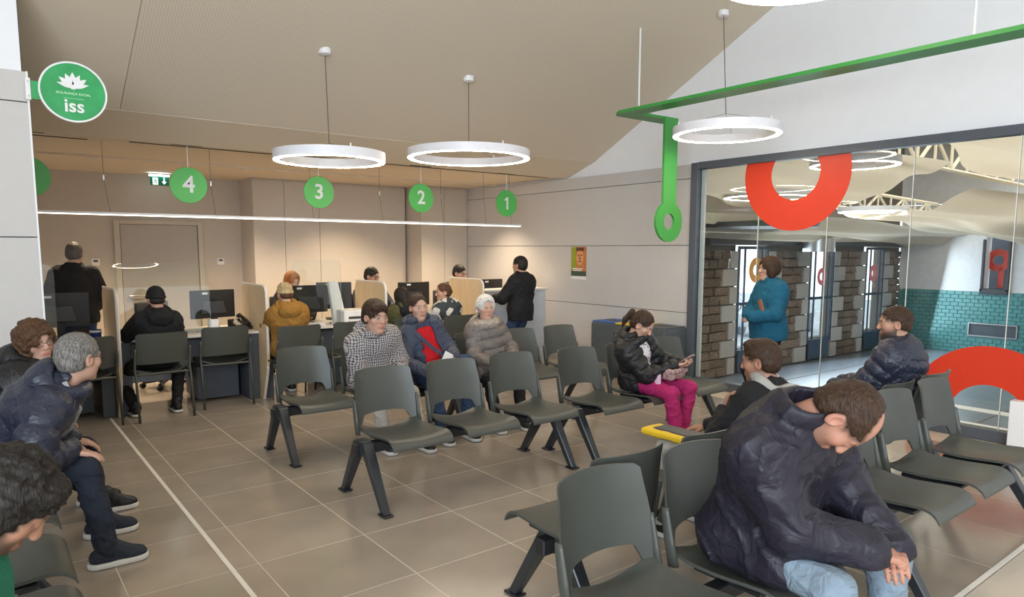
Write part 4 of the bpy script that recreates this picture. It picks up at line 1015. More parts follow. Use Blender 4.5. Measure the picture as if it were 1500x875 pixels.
def pattern(name, kind):
    m, nt, b = new_mat(name); L = nt.links; b.inputs['Roughness'].default_value = .9; tc = nd(nt, 'ShaderNodeTexCoord')
    if kind == 'dots':
        v = nd(nt, 'ShaderNodeTexVoronoi', Scale=34.0, Randomness=.35); L.new(tc.outputs['Object'], v.inputs['Vector']); t = nd(nt, 'ShaderNodeMath', operation='LESS_THAN'); t.inputs[1].default_value = .30; L.new(v.outputs['Distance'], t.inputs[0]); fac = t.outputs[0]; ca, cb = (.72, .68, .70), (.035, .02, .05)
    elif kind == 'tweed':
        s = nd(nt, 'ShaderNodeSeparateXYZ'); nq = nd(nt, 'ShaderNodeTexNoise', Scale=9.0); L.new(tc.outputs['Object'], nq.inputs['Vector']); sc = nd(nt, 'ShaderNodeVectorMath', operation='SCALE'); sc.inputs['Scale'].default_value = .06; L.new(nq.outputs['Color'], sc.inputs[0]); ad = nd(nt, 'ShaderNodeVectorMath', operation='ADD'); L.new(tc.outputs['Object'], ad.inputs[0]); L.new(sc.outputs[0], ad.inputs[1]); L.new(ad.outputs[0], s.inputs[0])
        outs = []
        for ax, f in ((0, 330.0), (2, 300.0)):
            mu = nd(nt, 'ShaderNodeMath', operation='MULTIPLY'); mu.inputs[1].default_value = f; L.new(s.outputs[ax], mu.inputs[0]); si = nd(nt, 'ShaderNodeMath', operation='SINE'); L.new(mu.outputs[0], si.inputs[0]); gt = nd(nt, 'ShaderNodeMath', operation='GREATER_THAN'); gt.inputs[1].default_value = .05; L.new(si.outputs[0], gt.inputs[0]); outs.append(gt.outputs[0])
        av = nd(nt, 'ShaderNodeMath', operation='MULTIPLY_ADD'); av.inputs[1].default_value = .55; L.new(outs[0], av.inputs[0]); m5 = nd(nt, 'ShaderNodeMath', operation='MULTIPLY'); m5.inputs[1].default_value = .45; L.new(outs[1], m5.inputs[0]); L.new(m5.outputs[0], av.inputs[2]); fac = av.outputs[0]; ca, cb = (.05, .048, .055), (.46, .42, .41)
    else:
        v = nd(nt, 'ShaderNodeTexVoronoi', Scale=13.0, Randomness=.75); L.new(tc.outputs['Object'], v.inputs['Vector']); sp = nd(nt, 'ShaderNodeSeparateColor'); L.new(v.outputs['Color'], sp.inputs[0]); t = nd(nt, 'ShaderNodeMath', operation='GREATER_THAN'); t.inputs[1].default_value = .60; L.new(sp.outputs[0], t.inputs[0]); fac = t.outputs[0]; ca, cb = (.035, .045, .05), (.58, .56, .52)
    mx = nd(nt, 'ShaderNodeMix', data_type='RGBA'); mx.inputs[6].default_value = c4(ca); mx.inputs[7].default_value = c4(cb); L.new(fac, mx.inputs[0]); L.new(mx.outputs[2], b.inputs['Base Color'])
    n2 = nd(nt, 'ShaderNodeTexNoise', Scale=25.0); L.new(tc.outputs['Object'], n2.inputs['Vector']); bp = nd(nt, 'ShaderNodeBump', Strength=.4, Distance=.01); L.new(n2.outputs[0], bp.inputs['Height']); L.new(bp.outputs[0], b.inputs['Normal'])
    return m
C_['dots'] = pattern('dotted_blouse', 'dots'); C_['tweed'] = pattern('tweed_check', 'tweed'); C_['check'] = pattern('black_white_patches', 'patch')
H_ = {'black': hair_mat('black_hair', (.016, .013, .011)), 'dark_brown': hair_mat('dark_brown_hair', (.040, .021, .012)), 'brown': hair_mat('brown_hair', (.085, .042, .021)),
      'grey': hair_mat('grey_hair', (.13, .12, .11), (.27, .255, .235)), 'white': hair_mat('white_hair', (.58, .56, .53), (.85, .83, .80)), 'ginger': hair_mat('ginger_hair', (.30, .105, .025)), 'salt': hair_mat('dark_grey_hair', (.070, .062, .058), (.17, .155, .145))}
HCOL = {'black': (.014, .012, .010), 'dark_brown': (.036, .020, .013), 'brown': (.075, .04, .022), 'grey': (.15, .14, .13), 'white': (.6, .57, .54), 'ginger': (.26, .10, .03), 'salt': (.10, .09, .08)}
SKIN = {'fair': (.53, .315, .23), 'mid': (.44, .25, .17), 'ruddy': (.43, .215, .145), 'tan': (.36, .185, .115), 'brown': (.22, .11, .065)}

def person(label, base, face, h=1.70, pose='sit', seat=.445, lean=8, side=0, twist=0, sl=.93, hpos=None, head=None, hands=None, feet=None, skin='fair', sex='m', age=0,
           jacket='black', jk={}, trousers='jeans', shoes='shoe_black', sole='sole', hair='short', hairc='dark_brown', inner=None, near=True, gl=False, beard=None, fat=0.0, collar='stand', name='person', hcurl=.55, cat='person', knees=None, headpos=None, skirt=None):
    """base: xy under the hips; face: azimuth in degrees of the body; hands/feet in the local frame (right, forward, up from the floor)"""
    s = h / 1.72; az = math.radians(face)
    F = np.array([math.cos(az), math.sin(az), 0]); R = np.array([math.sin(az), -math.cos(az), 0]); U = np.array([0, 0, 1.])
    org = np.array([base[0], base[1], 0.]); loc = lambda p: org + R * p[0] + F * p[1] + U * p[2]
    root = thing(name, label, cat, tuple(org))
    hz = (seat + .095 * s) if pose == 'sit' else .88 * s
    P0 = org + U * hz
    hd = head or {}
    Rh = rot3(hd.get('yaw', face), hd.get('pitch', 0), hd.get('roll', 0)); hs = s ** .4 * (1.0 if sex == 'm' else .96) * hd.get('s', 1)
    def spine(lean, side, sl):
        la, sd = math.radians(lean), math.radians(side)
        tr = lambda k: (U * math.cos(la * k) + F * math.sin(la * k)) * math.cos(sd * k) + R * math.sin(sd * k)
        U1, U2 = tr(.75), tr(1.05); q = s * sl
        waist = P0 + U1 * .17 * q; chest = waist + (U1 * .5 + U2 * .5) * .19 * q; nb = chest + U2 * .155 * q
        F2 = np.cross(U2, R); F2 = F2 / np.linalg.norm(F2)
        nd_ = U2 * .9 + Rh[:, 2] * .5 + F2 * .22; nd_ /= np.linalg.norm(nd_)
        return U1, U2, waist, chest, nb, nb + nd_ * .095 * s + Rh[:, 2] * .085 * hs + Rh[:, 1] * .035
    if hpos is not None:
        p = np.array([lean, side, sl * 60.]); tg = np.asarray(hpos, float); lo_, hi_ = np.array([-12, -28, 60 * .80]), np.array([62, 28, 60 * 1.04])
        for _ in range(25):
            f0 = spine(p[0], p[1], p[2] / 60)[5] - tg; J = np.stack([(spine(*(p + np.eye(3)[i])[:2], (p + np.eye(3)[i])[2] / 60)[5] - tg - f0) for i in range(3)], 1)
            p = np.clip(p - .7 * np.linalg.solve(J.T @ J + 1e-5 * np.eye(3), J.T @ f0), lo_, hi_)
        lean, side, sl = p[0], p[1], p[2] / 60
        if 'DBG' in globals(): print('FIT', label[:40], np.round([lean, side, sl], 2), 'err', np.round(f0, 3))
    U1, U2, waist, chest, nb, hc = spine(lean, side, sl)
    tw = math.radians(twist)
    F2 = np.cross(U2, R); F2 = F2 / np.linalg.norm(F2); R2 = R * math.cos(tw) + F2 * math.sin(tw) * -1; R2 = R2 - U2 * (R2 @ U2); R2 /= np.linalg.norm(R2); F2 = np.cross(U2, R2)
    w = (.185 if sex == 'm' else .165) * s
    sh = {q: nb + R2 * q * w - U2 * .045 * s + F2 * .01 for q in (1, -1)}
    hip = {q: P0 + R * q * .092 * s for q in (1, -1)}
    L1, L2 = .435 * s * jk.get('ls', 1), .425 * s * jk.get('ls', 1); kn = {}; an = {}
    fdef = {1: (.13, .50 if pose == 'sit' else .02, .085), -1: (-.13, .50 if pose == 'sit' else -.02, .085)}
    for q in (1, -1):
        t = loc((feet or fdef)[q]); pole = (F * .8 + U * .9 + R * q * .25) if pose == 'sit' else F
        kn[q], an[q] = ik(hip[q], t, L1, L2, pole)
    A1, A2 = .285 * s, .255 * s; el = {}; wr = {}; hdir = {}; hnrm = {}
    hdef = {1: dict(p=(.16, .32, .60), d=(-.3, 1, -.1), n=(0, 0, -1)), -1: dict(p=(-.16, .32, .60), d=(.3, 1, -.1), n=(0, 0, -1))} if pose == 'sit' else {1: dict(p=(.26, .06, .80 * s), d=(0, .15, -1), n=(-1, 0, 0)), -1: dict(p=(-.26, .06, .80 * s), d=(0, .15, -1), n=(1, 0, 0))}
    for q in (1, -1):
        H = dict(hdef[q]); H.update((hands or {}).get(q, {})); t = np.asarray(H['w'], float) if 'w' in H else loc(H['p'])
        pole = -U * .7 + R * q * .6 - F * .5 if 'pole' not in H else R * H['pole'][0] + F * H['pole'][1] + U * H['pole'][2]
        el[q], wr[q] = ik(sh[q], t, A1, A2, pole)
        d = R * H['d'][0] + F * H['d'][1] + U * H['d'][2]; d = d / np.linalg.norm(d); n = R * H['n'][0] + F * H['n'][1] + U * H['n'][2]; n = n - d * (n @ d); n = n / np.linalg.norm(n); hdir[q], hnrm[q] = d, n
        H.setdefault('curl', hcurl); hdir[q] = d; H['_'] = 0; (hands or {}).setdefault(q, {}); hnrm[q] = (n, H['curl'])
    toL = lambda p: A_(p)
    vox = .0048 if near else .0072
    # ---------------- body: head, neck, hands in full, slim continuous core under the clothes
    b = Sdf(); f = 1 + fat
    T = lambda x, y, z: hc + Rh @ (np.array([x, y, z]) * hs)
    b.cap(P0, waist, .09, .08, .05); b.cap(waist, chest, .08, .09, .05); b.cap(sh[1], sh[-1], .045, .045, .04); b.cap(chest, nb, .08, .05, .05)
    for q in (1, -1):
        b.cap(hip[q], kn[q], .055, .042, .03); b.cap(kn[q], an[q], .042, .034, .02); b.cap(an[q], an[q] + F * .07 - U * .055, .028, .018, .02)
        b.cap(sh[q], el[q], .038, .032, .03); b.cap(el[q], wr[q], .034, .024 * s, .02)
    b.cap(nb - U2 * .02 + F2 * .0, T(0, -.018, -.055), .060 * s * (1.08 if sex == 'm' else .9) + .12 * fat * .3, .056 * hs * (1.05 if sex == 'm' else .92), .03)
    e = lambda x, y, z, rx, ry, rz, k=.02, sub=False: b.ell(T(x, y, z), A_(rx, ry, rz) * hs, Rh, k, sub)
    e(0, -.014, .032, .0765, .096, .090, .02); e(0, .022, -.010, .064 * (1 + .5 * fat), .066, .085, .03); e(0, .028, -.072, (.053 if sex == 'm' else .048) * (1 + 1.0 * fat), .052, .042, .03); e(0, .068, -.101, .022, .018, .017, .025)
    if fat > .05: e(0, .02, -.112, .045, .045, .03, .03)
    c = lambda p, q, ra, rb, k=.01, sub=False: b.cap(T(*p), T(*q), ra * hs, rb * hs, k, None, sub)
    for q in (1, -1):
        e(q * .046, .055, -.022, .022, .020, .022, .03)                   # cheeks
        e(q * .033, .091, .005, .018, .015, .012, .012, True)             # eye sockets
        e(q * .032, .0765, .0035, .0155, .012, .0115, .004)               # lids
        c((q * .016, .084 - (.003 if sex == 'f' else 0), .024), (q * .046, .073 - (.003 if sex == 'f' else 0), .024), .0085, .008, .012)   # brow
        e(q * .079, -.008, -.008, .011, .021, .033, .006); e(q * .087, -.003, -.006, .008, .011, .019, .006, True)   # ears
        e(q * .0115, .098, -.030, .0085, .011, .0085, .006)                # nostrils
    c((0, .081, .016), (0, .103, -.025), .0080, .0112, .010)
    c((-.021, .0835, -.0595), (.021, .0835, -.0595), .0065, .0065, .006); c((-.016, .083, -.0705), (.016, .083, -.0705), .0075, .0075, .006)
    c((0, .092, -.0590), (0, .0905, -.0705), .0055, .0065, .005)
    c((-.026, .095, -.0648), (.026, .095, -.0648), .0022, .0022, .003, True)
    for q in (1, -1):
        d, (n, curl) = hdir[q], hnrm[q]; sx = np.cross(d, n); hsz = s * (1.0 if sex == 'm' else .92)
        pc = wr[q] + d * .055 * hsz
        Rm = np.stack([sx, d, n], 1).astype(np.float32)
        b.cap(wr[q], wr[q] + d * .03 * hsz, .024 * hsz, .026 * hsz, .015, (A_(n), .75))
        b.box(pc, A_(.040, .048, .0135) * hsz, Rm, .012 * hsz, .014)
        thumb = np.sign((sx @ R2) * q * -1) or 1
        thumb = -1 if (q * (np.cross(d, n) @ R)) > 0 else 1
        for k, (fx, ln) in enumerate(((.031, .070), (.0105, .079), (-.0105, .073), (-.030, .056))):
            a = pc + sx * (-thumb) * -1 * fx * hsz + d * .044 * hsz; dd = d; p = a
            for j, fr in enumerate((.46, .31, .23)):
                an_ = curl * (.55 + .25 * j) + .05 * k * curl; dd = dd * math.cos(an_) + n * math.sin(an_) if j == 0 else dd * math.cos(an_) + np.cross(np.cross(dd, n), dd) * 0 + (n - dd * (n @ dd)) / max(1e-4, np.linalg.norm(n - dd * (n @ dd))) * math.sin(an_)
                dd = dd / np.linalg.norm(dd); p2 = p + dd * ln * fr * hsz; b.cap(p, p2, (.0092 - .0008 * j) * hsz, (.0086 - .0008 * j) * hsz, .004); p = p2
        ta = pc + sx * thumb * .034 * hsz - d * .02 * hsz; tb = ta + (sx * thumb * .7 + d * .75 + n * .35) * .040 * hsz; tc_ = tb + (d * .85 + n * .4 + sx * thumb * .1) * .030 * hsz
        b.cap(ta, tb, .0135 * hsz, .0105 * hsz, .010); b.cap(tb, tc_, .0102 * hsz, .0085 * hsz, .004)
    # ---------------- hair shape (built here so that the scalp can take its colour)
    k_hair = None
    k = Sdf(); he = lambda x, y, z, rx, ry, rz, kk=.02, sub=False: k.ell(T(x, y, z), A_(rx, ry, rz) * hs, Rh, kk, sub)
    hp = lambda p, n_, kk=.006: k.plane(T(*p), Rh @ np.array(n_, float), kk)
    hv = .0045 if near else .007; fr, am_ = 150, .0022
    if hair in ('short', 'balding', 'crew', 'quiff', 'boy', 'mop', 'womanshort', 'bob', 'pulled', 'curly', 'longdark'):
        g = {'short': .010, 'balding': .006, 'crew': .0035, 'quiff': .006, 'boy': .014, 'mop': .012, 'womanshort': .020, 'bob': .022, 'pulled': .006, 'curly': .030, 'longdark': .014}[hair]
        gx = .004 if hair in ('quiff', 'crew', 'short', 'balding') else g; he(0, -.016, .034, .0775 + gx, .097 + g, .089 + g)
        he(0, -.050, -.020, .068 + g, .052 + g, .060, .03)
        if hair in ('bob', 'curly', 'longdark', 'mop'):
            for q in (1, -1): he(q * .066, -.012, -.030, .026 + g * .7, .050, .062 + g, .03)
        if hair == 'womanshort':
            for q in (1, -1): he(q * .070, -.008, .0, .020 + g * .3, .045, .045, .03)
            he(.0, .05, .085, .06, .035, .03, .03)
        if hair == 'quiff': he(0, .042, .100, .052, .042, .022, .03)
        if hair in ('boy', 'mop'): he(.01, .064, .076, .062, .028, .030, .025)
        # face opening
        low = {'balding': .055, 'boy': .055, 'mop': .068, 'quiff': .075, 'pulled': .088, 'womanshort': .082}.get(hair, .068)
        k.ell(T(0, .100, low - .105), A_(.064 if hair not in ('bob', 'curly') else .056, .075, .105) * hs, Rh, .010, True)
        if hair == 'balding': he(0, .078, .108, .060, .085, .066, .015, True)
        if hair in ('short', 'balding', 'crew', 'quiff', 'boy', 'womanshort', 'pulled'):
            for q in (1, -1): he(q * .085, .004, -.022, .030, .036, .040, .008, True)
            k.ell(T(0, .075, -.06), A_(.10, .075, .075) * hs, Rh, .008, True)
            hp((0, -.06, -.066 if hair != 'crew' else -.045), (0, .35, -1))
        else: k.cap(nb, T(0, 0, -.05), .05, .052, .01, None, True)
        if hair in ('curly', 'mop'):
            fr, am_ = (75, .011) if hair == 'curly' else (95, .006)
        if hair == 'pulled' and not hd.get('pony') and not hd.get('bun'): k.cap(T(0, -.085, -.01), T(0, -.085, -.10), .042 * hs, .030 * hs, .02)
        if hair == 'longdark': k.cap(T(0, -.06, -.03), nb - F2 * .09 + U2 * .02, .065, .05, .03)
        if hd.get('pony'): k.cap(T(0, -.098, .05), T(0, -.135, .035), .026, .030, .01); k.cap(T(0, -.135, .035), T(.01, -.150, -.05), .030, .024, .01); k.cap(T(.01, -.150, -.05), T(.012, -.135, -.12), .024, .008, .01)
        if hd.get('bun'): he(0, -.105, .0, .034, .03, .034, .01)
        k.disp = (lambda P: am_ * nz(P, fr, 1) + am_ * .6 * nz(P, fr * 2.1, 4))
        k_hair = k
    base_c = np.array(SKIN[skin])
    def colf(V):
        q = (V - hc) @ Rh / hs; C = np.tile(base_c, (len(V), 1)).astype(float)
        n1 = nz(V.astype(np.float32), 60, 1)[:, None] * .05; C = C * (1 + n1)
        hm = (np.abs(q) < .16).all(1)
        g = lambda c0, r: np.exp(-(((q - np.array(c0)) / np.array(r)) ** 2).sum(1)) * hm
        lip = np.minimum(1, 1.3 * g((0, .093, -.065), (.022, .02, .0095))); C = C * (1 - lip[:, None]) + np.array(SKIN[skin]) * np.array([.82, .48, .50]) * lip[:, None]
        bl = .28 * (g((.046, .07, -.025), (.025, .03, .02)) + g((-.046, .07, -.025), (.025, .03, .02)) + g((0, .11, -.025), (.014, .02, .014)) + g((.08, -.008, -.008), (.02, .03, .035)) + g((-.08, -.008, -.008), (.02, .03, .035)))
        C = C * (1 - bl[:, None] * np.array([.05, .45, .45]))
        for qx in (1, -1):
            br = .85 * np.minimum(1, 1.5 * g((qx * .032, .086, .0255), (.017, .02, .0045))); hcx = {'white': .42, 'grey': .22, 'ginger': .2}.get(hairc, .05); C = C * (1 - br[:, None]) + np.array([hcx, hcx * .75, hcx * .6]) * br[:, None]
            ey = .9 * np.minimum(1, 1.4 * g((qx * .032, .088, .0035), (.0135, .014, .0062))) * (0 if hd.get('closed') else 1)
            C = C * (1 - ey[:, None]) + np.array([.045, .03, .025]) * ey[:, None]
            ew = .9 * np.minimum(1, 1.2 * (g((qx * .0235, .089, .003), (.0045, .012, .0035)) + g((qx * .041, .087, .003), (.004, .012, .003)))) * (0 if hd.get('closed') else 1)
            C = C * (1 - ew[:, None]) + np.array([.55, .50, .46]) * ew[:, None]
        if beard:
            m = hm * (1 / (1 + np.exp((q[:, 2] + .052 - .35 * np.maximum(0, .055 - q[:, 1])) / .006))) * (q[:, 1] > -.005) * (q[:, 2] > -.135); m = m * (1 - np.minimum(1, 1.2 * lip)); m = np.clip(m * beard, 0, 1)
            C = C * (1 - m[:, None]) + np.array([.035, .026, .022]) * m[:, None]
        if k_hair is not None:
            dd_ = k_hair.ev(V.astype(np.float32)); m = hm * (1 / (1 + np.exp(np.clip((dd_ - .0035) / .0022, -30, 30)))); hc0 = np.array(HCOL[hairc]); C = C * (1 - m[:, None]) + hc0 * m[:, None]
        return C
    o = to_obj('body', b, vox, M['skin'], root, colf); o.matrix_parent_inverse = Matrix.Translation(-Vector(org))
    def add(nm, sdf, hh, mm, par=None, cf=None):
        o = to_obj(nm, sdf, hh, mm, root if par is None else par, cf)
        if o is not None and par is None: o.matrix_parent_inverse = Matrix.Translation(-Vector(org))
        return o
    gv = .0075 if near else .0105
    # ---------------- trousers
    t = Sdf(); t.ell(P0 - U * .01 * s, A_(.165 * f, .118 * f, .115) * s, np.stack([R, F, U], 1).astype(np.float32), .04)
    tw_ = jk.get('leg', 1.0)
    for q in (1, -1):
        t.cap(hip[q], kn[q], .088 * s * f * tw_, .066 * s * tw_, .035); lk = (an[q] - kn[q]); t.cap(kn[q], kn[q] + lk * 1.0, .066 * s * tw_, .053 * s * tw_ * jk.get('flare', 1), .02)
    sd_ = random.random() * 9
    t.disp = lambda P: folds(P, 17, sd_, .010, np.array([1, 1, 1.6])) + .0015 * nz(P, 80, sd_)
    add('trousers', t, gv, C_[trousers])
    # ---------------- shoes
    for q in (1, -1):
        k = Sdf(); fd = F.copy(); a = an[q]
        if jk.get('toe'): ta = math.radians(jk['toe'][0 if q == 1 else 1]); fd = F * math.cos(ta) + R * math.sin(ta)
        rt = np.cross(fd, U); Rm = np.stack([rt, fd, U], 1).astype(np.float32); z0 = max(0, a[2] - .085)
        g0 = np.array([a[0], a[1], z0])
        k.cap(g0 + U * .052 - fd * .045 * s, g0 + U * .040 + fd * .135 * s, .042 * s, .033 * s, .02); k.cap(g0 + U * .06, g0 + U * .125 - fd * .008, .045 * s, .046 * s, .02); k.cap(g0 + U * .105, g0 + U * .055 + fd * .09 * s, .044 * s, .036 * s, .02); k.ell(g0 + fd * .115 * s + U * .035, A_(.046, .062, .034) * s, Rm, .02)
        k.plane(g0 + U * .016, -U); k.disp = lambda P: .0012 * nz(P, 110)
        sh_o = add('shoe', k, .0055 if near else .009, C_[shoes])
        so = Sdf(); so.cap(g0 + U * .016 - fd * .045 * s, g0 + U * .016 + fd * .130 * s, .051 * s, .054 * s, .0, None); so.plane(g0 + U * .031, U, .003); so.plane(g0 + U * .002, -U, .002); add('sole', so, .0055 if near else .009, C_[sole], sh_o)
    # ---------------- inner top seen in an open jacket
    B3 = np.stack([R2, F2, U2], 1).astype(np.float32)
    th = jk.get('t', .018)
    def torso(sd, g, pf=None):
        sd.ell(P0 + U1 * .04 * s, A_(.158 * f, .118 * f, .13) * s + g, np.stack([R, np.cross(U1, R), U1], 1).astype(np.float32), .05)
        sd.cap(P0 + U1 * .05 * s, chest + U2 * .02, (.138 * f) * s + g, .150 * s + g, .05, (A_(F2), .76 + .3 * fat), puff=pf)
        sd.ell(chest + U2 * .02 * s, A_(.168 * (1 + .3 * fat), .112, .15) * s + g, B3, .05)
        if sex == 'f': sd.ell(chest + F2 * .075 * s - U2 * .03 * s, A_(.125, .055, .075) * s + g, B3, .05)
        if fat: sd.ell(waist + F * .05, A_(.15, .13, .12) * (s * (1 + fat)) + g * .5, B3, .06)
        sd.cap(sh[1] * .82 + sh[-1] * .18 + U2 * .0, sh[-1] * .82 + sh[1] * .18, .062 * s + g, .062 * s + g, .06)
        sd.cap(nb - U2 * .05, nb + U2 * .02 - F2 * .012, .075 * s + g, .060 * s + g * .6, .05)
    if inner:
        k = Sdf(); torso(k, 0.004); k.plane(nb + U2 * .015 + F2 * .02, U2 * .8 + F2 * .35); k.plane(P0 + U1 * .0, -U1); k.disp = lambda P: .003 * nz(P, 40, 3); add('shirt', k, gv, C_[inner])
    # ---------------- jacket
    j = Sdf(); pf = jk.get('puff'); pt = None
    torso(j, th, pt)
    for q in (1, -1):
        sv = wr[q] - el[q]; cut = jk.get('cuff', .97)
        r0 = (.064 if sex == 'm' else .057) * s + th * .8
        j.cap(sh[q] - R2 * q * .02 - U2 * .01, el[q], r0, r0 * .84, .05, puff=(.015, pf, 0) if pf else None); j.cap(el[q], el[q] + sv * cut, r0 * .84, .038 * s + th * .7, .025, puff=(.013, pf, 1) if pf else None)
        if pose == 'sit' and jk.get('hem', .30) > 0:
            hl = kn[q] - hip[q]; j.cap(hip[q] - hl * .05, hip[q] + hl * jk.get('hem', .30), .098 * s * f + th * .5, .088 * s * f + th * .3, .05)
    if pose != 'sit': j.cap(P0 + U * .05, P0 - U * jk.get('drop', .12) * s, .168 * s * f + th, .172 * s * f + th, .05, (A_(F), .76)); j.plane(P0 - U * jk.get('drop', .12) * s, -U, .008)
    elif jk.get('long'):
        for q in (1, -1): hl = kn[q] - hip[q]; j.cap(hip[q], hip[q] + hl * .7, .11 * s, .10 * s, .06)
    cr = {'stand': .060, 'shirt': .055, 'hood': .075, 'fur': .085, 'none': 0, 'hoodfull': .085, 'roll': .058}[collar] * s
    if jk.get('open'):
        wd = jk['open']; j.box(chest + F2 * (.16 * s + th) + U2 * .06, A_(wd, .10, .26), np.stack([R2, F2, U2], 1).astype(np.float32), .03, .012, True)
        if jk.get('openlow'): j.box(waist + F2 * (.17 * s + th) - U2 * .04, A_(jk['openlow'], .10, .16), B3, .03, .012, True)
    if cr and collar in ('stand', 'shirt', 'roll'):
        j.tor(nb + U2 * .040 + F2 * .012, U2 + F2 * -.10, cr + .012, .016 + .4 * th, .02); j.tor(nb + U2 * .062 + F2 * .014, U2 + F2 * -.15, cr + .008, .013 + .3 * th, .015)
    if jk.get('ch'):
        for e_ in (.085, .108): j.tor(nb + U2 * e_ + F2 * (.016 + .15 * (e_ - .06)), U2 + F2 * -.22, cr + .012, .013 + .3 * th, .016)
    j.cap(nb - U2 * .01, nb + U2 * .14 + F2 * .03, .052 * s, .062 * s, .012, None, True)
    if pose == 'sit': j.plane(np.array([org[0], org[1], seat + .004]), -U, .01) if jk.get('sitcut', True) else None
    amp = jk.get('fold', .005)
    qd = (lambda P: -.016 * (np.abs(np.sin(PI * ((P - P0) @ U2.astype(np.float32)) / pf)) ** .5 - .65) * (np.abs((P - P0) @ R2) < .17)) if pf else (lambda P: 0)
    j.disp = lambda P: qd(P) + folds(P, 15, sd_ + 2, amp * 2.0, np.array([1.25, 1.25, .75])) + folds(P, 34, sd_ + 5, amp * .8, np.array([.8, .8, 1.2]))
    jo = add('jacket' if not jk.get('sweater') else 'sweater', j, gv, C_[jacket])
    if collar in ('hood', 'hoodfull'):
        k = Sdf(); k.tor(nb - F2 * .012 + U2 * .040, U2 * .9 - F2 * .42, .100 * s, .036, .02, 1.0); k.ell(nb - F2 * .115 + U2 * .005, A_(.125, .055, .095) * s, B3, .04); k.ell(nb - F2 * .055 + U2 * .090, A_(.075, .055, .05) * s, B3, .03, True); k.cap(nb, T(0, -.0, -.06), .05, .055, .01, None, True)
        k.disp = lambda P: .005 * nz(P, 36, 5); add('hood', k, gv, C_[jk.get('hoodc', jacket)])
    if collar == 'fur' or jk.get('furc'):
        k = Sdf(); k.tor(nb - U2 * .006 + F2 * .010, U2 * .9 - F2 * .25, .118 * s, .050 * (1 if collar == 'fur' else .75), .02); k.ell(nb - F2 * .09 + U2 * .02, A_(.13, .06, .07) * s, B3, .04); k.cap(nb, T(0, 0, -.06), .05, .055, .012, None, True)
        k.disp = lambda P: .007 * nz(P, 70, 5) + .005 * nz(P, 150, 2); add('fur_collar', k, .006 if near else .009, C_[jk.get('furc', 'fur')])
    # ---------------- hair
    if k_hair is not None:
        add('hair', k_hair, hv, H_[hairc])
        if hd.get('pony'): kk2 = Sdf(); kk2.tor(T(0, -.102, .048), Rh @ np.array([0, -1, -.3]), .022, .010, .005); add('hair_tie', kk2, .004, C_[hd['pony']])
    if hair in ('beanie', 'knit'):
        k = Sdf(); he(0, -.014, .038, .086, .106, .100); k.plane(T(0, 0, .008), Rh @ np.array([0, .22, -1.]), .008); k.tor(T(0, -.012, .020), Rh @ np.array([0, -.22, 1.]), .084 * hs, .012, .008, 1.18, Rh[:, 1]);
        k.disp = lambda P: .002 * nz(P, 90, 1) + (.004 * nz(P, 120, 6) if hair == 'knit' else 0)
        add('knitted_hat', k, hv, C_['black' if hair == 'beanie' else 'knit_cream'])
        k = Sdf(); he(0, -.050, -.020, .070, .054, .055); k.ell(T(0, .075, -.04), A_(.10, .085, .09) * hs, Rh, .008, True); hp((0, 0, .03), (0, 0, 1)); hp((0, -.06, -.062), (0, .35, -1)); k.disp = lambda P: .002 * nz(P, 150); add('hair', k, hv, H_[hairc])
    if gl:
        go = bmesh.new()
        for q in (1, -1):
            pts = [T(q * .033 + .022 * math.cos(a) * 1.1, .0945 - .004 * abs(math.cos(a)), .002 + .017 * math.sin(a)) for a in np.linspace(0, 2 * PI, 17)[:-1]]; bm_tube(go, pts, .0018, 5, True, True)
            bm_tube(go, [T(q * .056, .091, .008), T(q * .082, .05, .010), T(q * .084, -.012, .008)], .0018, 5)
        bm_tube(go, [T(-.011, .098, .004), T(.011, .098, .004)], .0018, 5)
        g_ = fin('glasses', go, M['black'], root); g_.matrix_parent_inverse = Matrix.Translation(-Vector(org))
    return dict(root=root, T=T, wr=wr, el=el, kn=kn, an=an, nb=nb, hc=hc, chest=chest, sh=sh, P0=P0, F=F, R=R, F2=F2, R2=R2, U2=U2, Rh=Rh, hdir=hdir, hnrm=hnrm)
# ================================================================== THE PEOPLE
def bag(name, label, cat, c, r, rot, m, extra=None, disp=.006):
    k = Sdf(); k.box(c, r, rot, min(r) * .8, .01); k.disp = lambda P: disp * nz(P, 30, 2)
    o = to_obj(name, k, .007, m, None); return tag(o, label, cat)
def ribbon(pts, wd, nrm, name, m, parent=None, th=.004):
    """flat strap through points"""
    bm = bmesh.new(); P = [Vector(p) for p in pts]; rows = []
    for i, p in enumerate(P):
        t = (P[min(i + 1, len(P) - 1)] - P[max(i - 1, 0)]).normalized(); n_ = Vector(nrm[i] if isinstance(nrm, list) else nrm); n_ = (n_ - t * n_.dot(t)).normalized(); x = t.cross(n_)
        rows.append([bm.verts.new(p + x * a * wd / 2 + n_ * b * th) for a, b in ((-1, 0), (1, 0), (1, 1), (-1, 1))])
    for A, B in zip(rows[:-1], rows[1:]):
        for q in range(4): bm.faces.new((A[q], A[(q + 1) % 4], B[(q + 1) % 4], B[q]))
    bm.faces.new(rows[0]); bm.faces.new(rows[-1][::-1])
    return fin(name, bm, m, parent, True)

